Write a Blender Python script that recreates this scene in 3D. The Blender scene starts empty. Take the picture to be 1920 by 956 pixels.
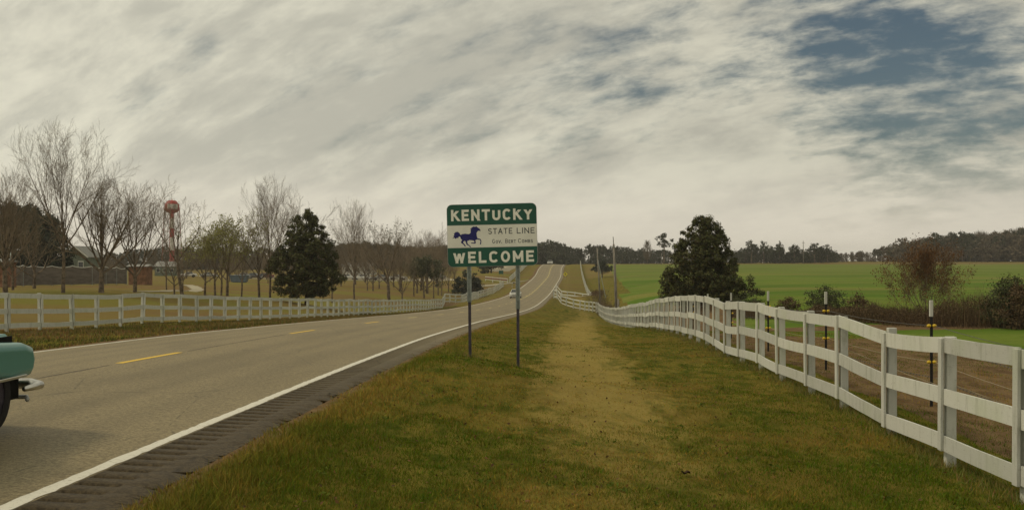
import bpy, bmesh, math, random
import numpy as np
from mathutils import Vector, Matrix, Euler
R = math.radians
random.seed(7)
rng = np.random.default_rng(7)
scene = bpy.context.scene
col = scene.collection

# ------------------------------------------------------------------ camera
FPX, HY = 2150.0, 489.0                      # focal length and horizon row for a 1920 px wide frame
cam = bpy.data.cameras.new("camera")
cam.sensor_width = 36.0
cam.lens = 36.0 * FPX / 1920.0
cam.shift_y = (HY - 478.0) / 1920.0
cam.clip_start, cam.clip_end = 0.1, 20000.0
cam_ob = bpy.data.objects.new("camera", cam)
cam_ob.rotation_euler = (R(90), 0, 0)
col.objects.link(cam_ob)
scene.camera = cam_ob

# ------------------------------------------------------------------ light
SUN_EL, SUN_AZ = R(48), R(-95)               # azimuth from +Y towards +X
scene.view_settings.view_transform = 'Standard'
scene.view_settings.look = 'None'
scene.view_settings.exposure = 0.0
scene.view_settings.gamma = 1.0
sun = bpy.data.lights.new("sun", 'SUN')
sun.energy, sun.angle, sun.color = 1.5, R(10), (1.0, 0.88, 0.66)
sun_ob = bpy.data.objects.new("sun", sun)
sd = Vector((math.sin(SUN_AZ) * math.cos(SUN_EL), math.cos(SUN_AZ) * math.cos(SUN_EL), math.sin(SUN_EL)))
sun_ob.rotation_euler = (-sd).to_track_quat('-Z', 'Y').to_euler()
col.objects.link(sun_ob)


class NT:
    """small helper for node trees"""
    def __init__(self, tree):
        self.t = tree
    def n(self, kind, **kw):
        nd = self.t.nodes.new(kind)
        for k, v in kw.items():
            setattr(nd, k, v)
        return nd
    def put(self, sock, v):
        if hasattr(v, 'node'):
            self.t.links.new(v, sock)
        elif isinstance(v, (tuple, list)) and len(v) == 3 and sock.type == 'RGBA':
            sock.default_value = (*v, 1.0)
        else:
            sock.default_value = v
    def math(self, op, a, b=0.0, c=0.0, clamp=False):
        nd = self.n('ShaderNodeMath', operation=op, use_clamp=clamp)
        for s, v in zip(nd.inputs, (a, b, c)):
            self.put(s, v)
        return nd.outputs[0]
    def vmath(self, op, a, b=(0, 0, 0)):
        nd = self.n('ShaderNodeVectorMath', operation=op)
        self.put(nd.inputs[0], a); self.put(nd.inputs[1], b)
        return nd.outputs['Value'] if op == 'DOT_PRODUCT' else nd.outputs[0]
    def noise(self, vec, scale, detail=4.0, rough=0.55, dist=0.0):
        nd = self.n('ShaderNodeTexNoise')
        if vec is not None:
            self.put(nd.inputs['Vector'], vec)
        nd.inputs['Scale'].default_value = scale
        nd.inputs['Detail'].default_value = detail
        nd.inputs['Roughness'].default_value = rough
        nd.inputs['Distortion'].default_value = dist
        return nd.outputs['Fac']
    def mapr(self, v, a, b, lo=0.0, hi=1.0, smooth=True):
        nd = self.n('ShaderNodeMapRange')
        if smooth:
            nd.interpolation_type = 'SMOOTHSTEP'
        self.put(nd.inputs[0], v)
        for i, q in enumerate((a, b, lo, hi)):
            self.put(nd.inputs[1 + i], q)
        return nd.outputs[0]
    def mix(self, f, a, b, mode='MIX'):
        nd = self.n('ShaderNodeMix', data_type='RGBA', blend_type=mode)
        self.put(nd.inputs['Factor'], f)
        self.put(nd.inputs[6], a); self.put(nd.inputs[7], b)
        return nd.outputs[2]
    def scale(self, vec, s):
        nd = self.n('ShaderNodeMapping')
        self.put(nd.inputs['Vector'], vec)
        nd.inputs['Scale'].default_value = s
        return nd.outputs[0]


world = bpy.data.worlds.new("World")
scene.world = world
world.use_nodes = True
world.node_tree.nodes.clear()
w = NT(world.node_tree)
sky = w.n('ShaderNodeTexSky', sky_type='NISHITA')
sky.sun_disc = False
sky.sun_elevation, sky.sun_rotation = SUN_EL, SUN_AZ
sky.air_density, sky.dust_density = 1.0, 0.6
skyc = w.mix(1.0, sky.outputs[0], (0.034, 0.0355, 0.0325), 'MULTIPLY')
tc = w.n('ShaderNodeTexCoord')
dirv = w.vmath('NORMALIZE', tc.outputs['Generated'])
sep = w.n('ShaderNodeSeparateXYZ'); w.put(sep.inputs[0], dirv)
zc = w.math('MAXIMUM', sep.outputs[2], 0.0)
den = w.math('ADD', zc, 0.62)
comb = w.n('ShaderNodeCombineXYZ')
w.put(comb.inputs[0], w.math('DIVIDE', sep.outputs[0], den))
w.put(comb.inputs[1], w.math('DIVIDE', sep.outputs[1], den))
cl = comb.outputs[0]                                           # position on the vaulted cloud layer


def turned(deg, sx, sy, ox=0.0):
    a = w.n('ShaderNodeMapping'); w.put(a.inputs[0], cl); a.inputs['Rotation'].default_value = (0, 0, R(deg)); a.inputs['Location'].default_value = (ox, 1.7 * ox, 0)
    return w.scale(a.outputs[0], (sx, sy, 1.0))


streak = turned(28, 0.42, 1.3, 6.2)
ripple = turned(22, 0.62, 1.2, 1.3)
big = w.noise(streak, 3.0, 5.0, 0.55, 0.25)
mid = w.noise(streak, 8.5, 7.0, 0.62, 0.2)
fine = w.noise(ripple, 30.0, 6.0, 0.62, 0.15)
cov = w.math('ADD', w.math('MULTIPLY', big, 0.9), w.math('MULTIPLY', mid, 0.75))
cov = w.math('ADD', cov, w.math('MULTIPLY', fine, w.mapr(sep.outputs[0], -0.15, 0.25, 0.34, 0.66)))   # about 1.05 on average


def lobe(px, py, width_px, amount):
    d = Vector(((px - 960) / FPX, 1.0, (HY - py) / FPX)).normalized()
    c = math.cos(width_px / FPX)
    return w.mapr(w.vmath('DOT_PRODUCT', dirv, tuple(d)), c, 1.0, 0.0, amount)


for q in ((1890, -110, 540, 0.27), (1600, 60, 240, 0.06), (1560, 190, 330, 0.09), (1150, 215, 170, 0.05), (1060, 305, 120, 0.09), (1650, 250, 260, 0.05), (345, 82, 75, 0.17),
          (285, 205, 95, 0.13), (400, 310, 70, 0.07)):
    cov = w.math('SUBTRACT', cov, lobe(*q))                    # thin places in the cloud sheet
cov = w.math('ADD', cov, w.mapr(sep.outputs[0], -0.40, 0.12, 0.13, 0.02))
cmask = w.mapr(cov, 0.70, 1.07)
tn = w.math('ADD', w.math('MULTIPLY', w.noise(streak, 4.6, 6.0, 0.60, 0.3), 0.64), w.math('MULTIPLY', w.noise(ripple, 18.0, 6.0, 0.64, 0.2), 0.36))
thick = w.mapr(tn, 0.38, 0.60)
ccol = w.mix(thick, (0.52, 0.505, 0.42), (0.775, 0.745, 0.60))
leftb = w.mapr(sep.outputs[0], -0.45, 0.42, 1.0, 0.80)
ccol = w.mix(1.0, ccol, leftb, 'MULTIPLY')
allsky = w.mix(cmask, skyc, ccol)
hz = w.mapr(sep.outputs[2], 0.002, 0.10, 0.80, 0.0)            # pale air low over the horizon
allsky = w.mix(hz, allsky, (0.85, 0.775, 0.64))
bg = w.n('ShaderNodeBackground')
w.put(bg.inputs[0], allsky)
bg.inputs[1].default_value = 1.0
wo = w.n('ShaderNodeOutputWorld')
world.node_tree.links.new(bg.outputs[0], wo.inputs[0])

# ------------------------------------------------------------------ materials


def material(name, rough=0.85, spec=0.3):
    m = bpy.data.materials.new(name)
    m.use_nodes = True
    t = NT(m.node_tree)
    b = m.node_tree.nodes['Principled BSDF']
    b.inputs['Roughness'].default_value = rough
    b.inputs['Specular IOR Level'].default_value = spec
    return m, t, b


def simple(name, c, rough=0.8, spec=0.3, var=0.25, scale=6.0, dark=None, metallic=0.0, bump=0.0, coord='Object', stretch=(1, 1, 1), island=0.0):
    m, t, b = material(name, rough, spec)
    tcn = t.n('ShaderNodeTexCoord')
    v = t.scale(tcn.outputs[coord], stretch)
    f = t.noise(v, scale, 5.0, 0.6)
    d = dark or tuple(x * (1 - var * 1.6) for x in c)
    cc = t.mix(t.mapr(f, 0.32, 0.68), d, tuple(min(1, x * (1 + var * 0.5)) for x in c))
    if island:
        g = t.n('ShaderNodeNewGeometry')
        cc = t.mix(1.0, cc, t.mapr(g.outputs['Random Per Island'], 0, 1, 1 - island, 1 + island, False), 'MULTIPLY')
    t.put(b.inputs['Base Color'], cc)
    b.inputs['Metallic'].default_value = metallic
    if bump:
        bn = t.n('ShaderNodeBump'); bn.inputs['Strength'].default_value = bump
        bn.inputs['Distance'].default_value = 0.02
        t.put(bn.inputs['Height'], t.noise(v, scale * 4, 5.0, 0.7))
        t.put(b.inputs['Normal'], bn.outputs[0])
    return m


def leafmat(name, c1, c2, rough=0.5, spec=0.35, back=None, trans=0.12):
    m, t, b = material(name, rough, spec)
    g = t.n('ShaderNodeNewGeometry')
    tcn = t.n('ShaderNodeTexCoord')
    r = t.math('ADD', t.math('MULTIPLY', g.outputs['Random Per Island'], 0.6), t.math('MULTIPLY', t.noise(tcn.outputs['Object'], 1.3, 3.0), 0.4))
    cc = t.mix(t.mapr(r, 0.2, 0.8), c1, c2)
    if back:
        cc = t.mix(t.math('MULTIPLY', g.outputs['Backfacing'], 0.75), cc, back)
    t.put(b.inputs['Base Color'], cc)
    if trans:
        tr = t.n('ShaderNodeBsdfTranslucent'); t.put(tr.inputs[0], cc)
        mx = t.n('ShaderNodeMixShader'); mx.inputs[0].default_value = trans
        m.node_tree.links.new(b.outputs[0], mx.inputs[1]); m.node_tree.links.new(tr.outputs[0], mx.inputs[2])
        m.node_tree.links.new(mx.outputs[0], m.node_tree.nodes['Material Output'].inputs[0])
    return m


M = {}
M['paint'] = None  # white fence paint, below


def paint_mat():
    m, t, b = material("white_fence_paint", 0.6, 0.35)
    tcn = t.n('ShaderNodeTexCoord')
    g = t.n('ShaderNodeNewGeometry'); oi = t.n('ShaderNodeObjectInfo')
    pos = g.outputs['Position']
    grime = t.mapr(t.noise(t.scale(pos, (1.5, 1.5, 0.35)), 6.0, 6.0, 0.65), 0.50, 0.72)
    cc = t.mix(t.math('MULTIPLY', grime, 0.62), (0.55, 0.55, 0.485), (0.30, 0.305, 0.235))
    alg = t.mapr(t.noise(pos, 1.1, 4.0, 0.6), 0.46, 0.72, 0.0, 0.55)
    cc = t.mix(alg, cc, (0.46, 0.49, 0.36))
    grain = t.noise(t.scale(pos, (0.8, 0.8, 14.0)), 9.0, 4.0, 0.6)
    cc = t.mix(t.mapr(grain, 0.56, 0.75, 0.0, 0.22), cc, (0.36, 0.34, 0.28))
    peel = t.mapr(t.noise(t.scale(pos, (2.2, 2.2, 5.0)), 7.0, 7.0, 0.75), 0.60, 0.66, 0.0, 0.8)
    cc = t.mix(peel, cc, (0.27, 0.245, 0.19))
    cc = t.mix(1.0, cc, t.mapr(oi.outputs['Random'], 0, 1, 0.80, 1.06, False), 'MULTIPLY')
    t.put(b.inputs['Base Color'], cc)
    bn = t.n('ShaderNodeBump'); bn.inputs['Strength'].default_value = 0.25; bn.inputs['Distance'].default_value = 0.01
    t.put(bn.inputs['Height'], grain); t.put(b.inputs['Normal'], bn.outputs[0])
    return m


M['paint'] = paint_mat()


def asphalt_mat(name, c1, c2, spec=0.28, rough=0.66, far_tone=None):
    m, t, b = material(name, rough, spec)
    pos = t.n('ShaderNodeNewGeometry').outputs['Position']
    agg = t.n('ShaderNodeTexVoronoi'); t.put(agg.inputs['Vector'], pos); agg.inputs['Scale'].default_value = 55.0
    a = t.mapr(t.noise(pos, 24.0, 4.0, 0.8), 0.34, 0.66)
    cc = t.mix(a, c1, c2)
    cc = t.mix(t.mapr(agg.outputs['Distance'], 0.0, 0.65, 0.45, 0.0), cc, tuple(x * 0.45 for x in c1))
    bigp = t.noise(t.scale(pos, (0.9, 0.14, 1)), 1.0, 5.0, 0.6)
    cc = t.mix(t.mapr(bigp, 0.42, 0.7, 0.0, 0.35), cc, tuple(x * 0.72 for x in c1))
    spots = t.mapr(t.noise(pos, 0.8, 6.0, 0.7), 0.6, 0.76, 0.0, 0.3)
    cc = t.mix(spots, cc, tuple(x * 0.6 for x in c1))
    if far_tone:                                            # blends to a paler colour farther along, its edge broken by noise
        sy = t.n('ShaderNodeSeparateXYZ'); t.put(sy.inputs[0], pos)
        cc = t.mix(t.mapr(t.math('ADD', sy.outputs[1], t.math('MULTIPLY', t.noise(pos, 0.6, 4.0, 0.6), 12.0)), 18.0, 42.0, 0.0, 0.85), cc, far_tone)
    ln = t.math('ABSOLUTE', t.n('ShaderNodeAttribute', attribute_name='lane').outputs['Fac'])
    for c_, am in ((0.95, 0.20), (2.55, 0.22)):          # polished wheel tracks
        dq = t.math('ABSOLUTE', t.math('SUBTRACT', ln, c_))
        cc = t.mix(t.math('MULTIPLY', t.mapr(dq, 0.0, 0.42, 1.0, 0.0), am), cc, tuple(x * 0.62 for x in c1))
    dq = t.math('ABSOLUTE', t.math('SUBTRACT', ln, 1.75))    # oil drip line
    cc = t.mix(t.mapr(dq, 0.0, 0.30, 0.22, 0.0), cc, tuple(x * 0.55 for x in c1))
    ck = t.n('ShaderNodeTexVoronoi', feature='DISTANCE_TO_EDGE'); t.put(ck.inputs['Vector'], t.vmath('ADD', t.scale(pos, (0.55, 0.16, 0.3)), t.n('ShaderNodeCombineXYZ').outputs[0]))
    ck.inputs['Scale'].default_value = 0.9
    wob = t.noise(pos, 3.0, 4.0, 0.6)
    cr = t.math('MULTIPLY', t.mapr(ck.outputs['Distance'], 0.0, 0.006, 1.0, 0.0), t.mapr(wob, 0.42, 0.6))
    cc = t.mix(t.math('MULTIPLY', cr, 0.7), cc, tuple(x * 0.3 for x in c1))
    t.put(b.inputs['Base Color'], cc)
    bn = t.n('ShaderNodeBump'); bn.inputs['Strength'].default_value = 0.55; bn.inputs['Distance'].default_value = 0.006
    t.put(bn.inputs['Height'], agg.outputs['Distance']); t.put(b.inputs['Normal'], bn.outputs[0])
    return m


M['road'] = asphalt_mat("chip_seal_asphalt", (0.135, 0.104, 0.050), (0.310, 0.248, 0.128))
M['shoulder'] = asphalt_mat("shoulder_asphalt", (0.036, 0.026, 0.014), (0.098, 0.073, 0.038), 0.25, 0.8, (0.185, 0.152, 0.090))
M['dirtroad'] = simple("pale_gravel", (0.36, 0.32, 0.225), 0.95, 0.1, 0.25, 1.2, coord='Generated')


def line_mat(name, c, wear_c, amount):
    m, t, b = material(name, 0.6, 0.35)
    pos = t.n('ShaderNodeNewGeometry').outputs['Position']
    wv = t.mapr(t.noise(pos, 22.0, 6.0, 0.75), 0.52, 0.72, 0.0, amount)
    t.put(b.inputs['Base Color'], t.mix(wv, c, wear_c))
    return m


M['white_line'] = line_mat("white_road_paint", (0.64, 0.61, 0.51), (0.22, 0.185, 0.12), 0.95)
M['yellow_line'] = line_mat("yellow_road_paint", (0.70, 0.45, 0.02), (0.32, 0.24, 0.08), 0.55)
M['pale_yellow'] = line_mat("worn_yellow_paint", (0.52, 0.42, 0.14), (0.33, 0.28, 0.15), 0.7)
M['seam'] = simple("tar_seam", (0.085, 0.068, 0.05), 0.7, 0.3, 0.3, 8.0)


def ground_mat():
    m, t, b = material("mown_grass_and_soil", 1.0, 0.02)
    pos = t.n('ShaderNodeNewGeometry').outputs['Position']
    at = t.n('ShaderNodeAttribute', attribute_name='zone')
    sp = t.n('ShaderNodeSeparateColor'); t.put(sp.inputs[0], at.outputs['Color'])
    path, field, till = sp.outputs[0], sp.outputs[1], sp.outputs[2]
    park = at.outputs['Alpha']
    n1 = t.noise(pos, 0.55, 6.0, 0.62, 0.4)
    n2 = t.noise(t.scale(pos, (1.0, 0.45, 1)), 2.6, 6.0, 0.65)
    n3 = t.noise(pos, 26.0, 4.0, 0.7)
    g = t.mix(t.mapr(n2, 0.36, 0.62), (0.054, 0.072, 0.007), (0.180, 0.148, 0.028))
    g = t.mix(t.mapr(n1, 0.40, 0.66, 0.0, 0.75), g, (0.155, 0.108, 0.024))
    g = t.mix(t.mapr(n3, 0.45, 0.75, 0.0, 0.55), g, (0.056, 0.047, 0.009))
    pn = t.mapr(t.math('ADD', path, t.math('MULTIPLY', t.math('SUBTRACT', n2, 0.5), 0.9)), 0.35, 0.75)
    pc = t.mix(t.mapr(n3, 0.35, 0.7), (0.265, 0.198, 0.056), (0.365, 0.275, 0.086))
    pc = t.mix(t.mapr(n1, 0.45, 0.7, 0.0, 0.45), pc, (0.185, 0.140, 0.045))
    g = t.mix(t.math('MULTIPLY', pn, 0.74), g, pc)
    lawn = t.mix(t.mapr(t.noise(t.scale(pos, (0.45, 1.0, 1)), 0.09, 6.0, 0.6), 0.40, 0.62), (0.180, 0.132, 0.042), (0.165, 0.152, 0.034))
    lawn = t.mix(t.mapr(t.noise(t.scale(pos, (0.35, 1, 1)), 0.08, 4.0, 0.6), 0.46, 0.62, 0.0, 0.75), lawn, (0.165, 0.105, 0.048))
    lawn = t.mix(t.mapr(n2, 0.45, 0.8, 0.0, 0.4), lawn, (0.13, 0.105, 0.035))
    g = t.mix(park, g, lawn)
    fs = t.noise(t.scale(pos, (0.35, 1.0, 1)), 0.11, 5.0, 0.55)
    fc = t.mix(t.mapr(fs, 0.38, 0.66), (0.082, 0.142, 0.017), (0.138, 0.185, 0.030))
    fc = t.mix(t.mapr(t.noise(t.scale(pos, (0.2, 1.0, 1)), 0.055, 4.0, 0.6), 0.52, 0.66, 0.0, 0.65), fc, (0.22, 0.19, 0.055))
    fc = t.mix(t.mapr(t.noise(pos, 1.9, 4.0, 0.7), 0.42, 0.75, 0.0, 0.4), fc, (0.06, 0.105, 0.012))
    sx = t.n('ShaderNodeSeparateXYZ'); t.put(sx.inputs[0], pos)
    rowp = t.math('ADD', t.math('MULTIPLY', sx.outputs[0], 0.9), t.math('MULTIPLY', sx.outputs[1], 0.22))
    tram = t.math('PINGPONG', rowp, 11.0)
    tm_ = t.math('MAXIMUM', t.mapr(t.math('ABSOLUTE', t.math('SUBTRACT', tram, 1.0)), 0.12, 0.45, 1.0, 0.0), t.mapr(t.math('ABSOLUTE', t.math('SUBTRACT', tram, 2.9)), 0.12, 0.45, 1.0, 0.0))
    fc = t.mix(t.math('MULTIPLY', tm_, 0.40), fc, (0.15, 0.125, 0.045))
    fc = t.mix(t.math('MULTIPLY', t.mapr(t.math('ADD', sx.outputs[1], t.math('MULTIPLY', fs, 160.0)), 250.0, 400.0), 0.25), fc, (0.185, 0.175, 0.050))   # thinner crop up the slope
    fm = t.mapr(t.math('ADD', field, t.math('MULTIPLY', t.math('SUBTRACT', n1, 0.5), 0.5)), 0.4, 0.6)
    g = t.mix(fm, g, fc)
    dc = t.mix(t.mapr(n2, 0.35, 0.65), (0.115, 0.072, 0.038), (0.20, 0.135, 0.068))
    dc = t.mix(t.mapr(n3, 0.45, 0.75, 0.0, 0.6), dc, (0.075, 0.048, 0.026))
    dm = t.mapr(t.math('ADD', till, t.math('MULTIPLY', t.math('SUBTRACT', n2, 0.5), 0.8)), 0.35, 0.7)
    g = t.mix(dm, g, dc)
    t.put(b.inputs['Base Color'], g)
    bn = t.n('ShaderNodeBump'); bn.inputs['Strength'].default_value = 0.8; bn.inputs['Distance'].default_value = 0.04
    t.put(bn.inputs['Height'], t.math('ADD', n3, t.math('MULTIPLY', n2, 0.6))); t.put(b.inputs['Normal'], bn.outputs[0])
    return m


M['ground'] = ground_mat()


def blade_mat():
    m, t, b = material("grass_blades", 0.9, 0.03)
    at = t.n('ShaderNodeAttribute', attribute_name='tint')
    t.put(b.inputs['Base Color'], at.outputs['Color'])
    return m


M['blade'] = blade_mat()
M['bark'] = simple("grey_brown_bark", (0.175, 0.135, 0.095), 0.95, 0.1, 0.4, 3.0, bump=0.5)
M['twig'] = simple("bare_twigs", (0.225, 0.175, 0.118), 0.9, 0.15, 0.3, 0.7)
M['dark_bark'] = simple("dark_bark", (0.075, 0.052, 0.036), 0.95, 0.1, 0.4, 3.0, bump=0.5)
M['magnolia'] = leafmat("magnolia_leaves", (0.020, 0.028, 0.009), (0.105, 0.105, 0.036), 0.6, 0.10, back=(0.105, 0.070, 0.032), trans=0.05)
M['bud'] = leafmat("young_leaves", (0.19, 0.19, 0.045), (0.34, 0.33, 0.10), 0.6, 0.3, trans=0.3)
M['greyleaf'] = leafmat("grey_green_leaves", (0.060, 0.066, 0.034), (0.120, 0.120, 0.060), 0.6, 0.3)
M['autumn'] = leafmat("russet_leaves", (0.075, 0.036, 0.016), (0.195, 0.098, 0.036), 0.7, 0.2, trans=0.2)
M['darkleaf'] = leafmat("dark_evergreen_leaves", (0.014, 0.020, 0.009), (0.042, 0.050, 0.022), 0.6, 0.25, trans=0.05)
M['woodleaf'] = leafmat("far_wood_leaves", (0.022, 0.029, 0.014), (0.068, 0.070, 0.034), 0.7, 0.2, trans=0.08)
M['pineleaf'] = leafmat("pine_needles", (0.022, 0.030, 0.013), (0.064, 0.068, 0.030), 0.7, 0.2, trans=0.08)
M['brownwood'] = leafmat("brown_winter_wood", (0.085, 0.066, 0.044), (0.165, 0.135, 0.088), 0.9, 0.1, trans=0.1)
M['brush'] = leafmat("dry_brush", (0.060, 0.040, 0.024), (0.155, 0.105, 0.056), 0.9, 0.1, trans=0.1)
M['bushgreen'] = leafmat("bush_leaves", (0.032, 0.040, 0.016), (0.088, 0.092, 0.036), 0.7, 0.2)
M['sign_green'] = simple("green_sign_sheeting", (0.006, 0.085, 0.052), 0.42, 0.45, 0.10, 3.0)
M['sign_white'] = simple("white_sign_sheeting", (0.76, 0.75, 0.66), 0.42, 0.45, 0.05, 3.0)
M['letter_white'] = simple("white_letters", (0.82, 0.81, 0.70), 0.45, 0.4, 0.06, 9.0)
M['letter_grey'] = simple("dark_letters", (0.050, 0.060, 0.065), 0.5, 0.3, 0.1, 9.0)
M['horse_blue'] = simple("blue_emblem", (0.014, 0.014, 0.130), 0.5, 0.35, 0.1, 9.0)
M['galv'] = simple("galvanised_steel", (0.30, 0.33, 0.30), 0.5, 0.5, 0.2, 12.0, metallic=0.35)
M['stub'] = simple("dark_steel_stub", (0.055, 0.044, 0.058), 0.6, 0.4, 0.25, 12.0)
M['alu'] = simple("aluminium_back", (0.45, 0.45, 0.43), 0.45, 0.5, 0.1, 8.0, metallic=0.5)
M['black'] = simple("black_post", (0.018, 0.017, 0.016), 0.6, 0.3, 0.2, 9.0)
M['yellow'] = simple("yellow_plastic", (0.62, 0.42, 0.02), 0.5, 0.4, 0.1, 20.0)
M['orange'] = simple("orange_plastic", (0.62, 0.28, 0.02), 0.5, 0.4, 0.1, 20.0)
M['wire'] = simple("wire", (0.10, 0.095, 0.085), 0.5, 0.4, 0.1, 20.0)
M['palewire'] = simple("pale_cord", (0.36, 0.30, 0.20), 0.6, 0.3, 0.1, 20.0)
M['pole'] = simple("weathered_pole", (0.25, 0.225, 0.185), 0.9, 0.15, 0.3, 3.0, stretch=(6, 6, 0.5))
M['teal'] = simple("turquoise_paint", (0.075, 0.225, 0.195), 0.28, 0.5, 0.03, 1.0)
M['cream'] = simple("white_car_paint", (0.66, 0.655, 0.60), 0.3, 0.5, 0.03, 1.0)
M['chrome'] = simple("chrome", (0.58, 0.56, 0.51), 0.30, 0.5, 0.05, 3.0, metallic=1.0)
M['tyre'] = simple("tyre_rubber", (0.018, 0.016, 0.015), 0.85, 0.2, 0.2, 20.0)
M['well'] = simple("dark_underbody", (0.012, 0.011, 0.010), 0.9, 0.1, 0.2, 5.0)
M['glass'] = simple("car_glass", (0.03, 0.035, 0.036), 0.08, 0.6, 0.1, 1.0)
M['lamp'] = simple("headlamp_glass", (0.62, 0.62, 0.56), 0.12, 0.6, 0.05, 9.0)
M['red'] = simple("red_paint", (0.36, 0.035, 0.028), 0.5, 0.35, 0.15, 0.6)
M['palered'] = simple("faded_red_paint", (0.33, 0.10, 0.08), 0.6, 0.3, 0.15, 0.6)
M['towerwhite'] = simple("white_tower_paint", (0.60, 0.59, 0.53), 0.5, 0.35, 0.1, 0.6)
M['towermark'] = simple("grey_tower_marks", (0.20, 0.20, 0.18), 0.6, 0.3, 0.1, 0.6)
M['brick'] = simple("orange_brick", (0.24, 0.125, 0.072), 0.9, 0.15, 0.3, 2.0)
M['roof'] = simple("grey_roof", (0.24, 0.235, 0.215), 0.8, 0.2, 0.15, 2.0)
M['cladding'] = simple("grey_green_cladding", (0.135, 0.155, 0.115), 0.8, 0.2, 0.15, 2.0)
M['trim'] = simple("pale_trim", (0.58, 0.57, 0.51), 0.6, 0.3, 0.05, 3.0)
M['screen'] = simple("grey_windscreen_cloth", (0.150, 0.128, 0.105), 0.9, 0.1, 0.2, 0.9, stretch=(1, 1, 3))
M['yellow_sign'] = simple("yellow_sign_face", (0.60, 0.50, 0.02), 0.5, 0.4, 0.05, 5.0)
M['darkred'] = simple("dark_red_board", (0.16, 0.055, 0.038), 0.7, 0.2, 0.2, 2.0)
M['blue'] = simple("dull_blue_paint", (0.10, 0.135, 0.165), 0.5, 0.3, 0.1, 2.0)
M['deadleaf'] = simple("dead_leaf", (0.060, 0.036, 0.022), 0.9, 0.1, 0.3, 20.0)

# ------------------------------------------------------------------ mesh helpers


def tag(o, label=None, cat=None, group=None, kind=None):
    for k, v in (('label', label), ('category', cat), ('group', group), ('kind', kind)):
        if v:
            o[k] = v
    return o


def link(name, mesh, parent=None, loc=None):
    o = bpy.data.objects.new(name, mesh)
    col.objects.link(o)
    if parent is not None:
        o.parent = parent
    if loc is not None:
        o.location = loc
    return o


def thing(name, loc, label, cat, group=None, rz=0.0):
    o = link(name, None, None, loc)
    o.empty_display_size = 0.2
    o.rotation_euler = (0, 0, rz)
    return tag(o, label, cat, group)


def npmesh(name, V, F, mat, smooth=False):
    """V (n,3), F (m,k) with constant k"""
    V = np.asarray(V, dtype=np.float32); F = np.asarray(F, dtype=np.int32)
    me = bpy.data.meshes.new(name)
    k = F.shape[1]
    me.vertices.add(len(V)); me.vertices.foreach_set('co', V.ravel())
    me.loops.add(F.size); me.loops.foreach_set('vertex_index', F.ravel())
    me.polygons.add(len(F)); me.polygons.foreach_set('loop_start', np.arange(0, F.size, k, dtype=np.int32))
    if smooth:
        me.polygons.foreach_set('use_smooth', np.ones(len(F), dtype=bool))
    me.update(calc_edges=True)
    if mat is not None:
        me.materials.append(mat)
    return me


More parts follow.
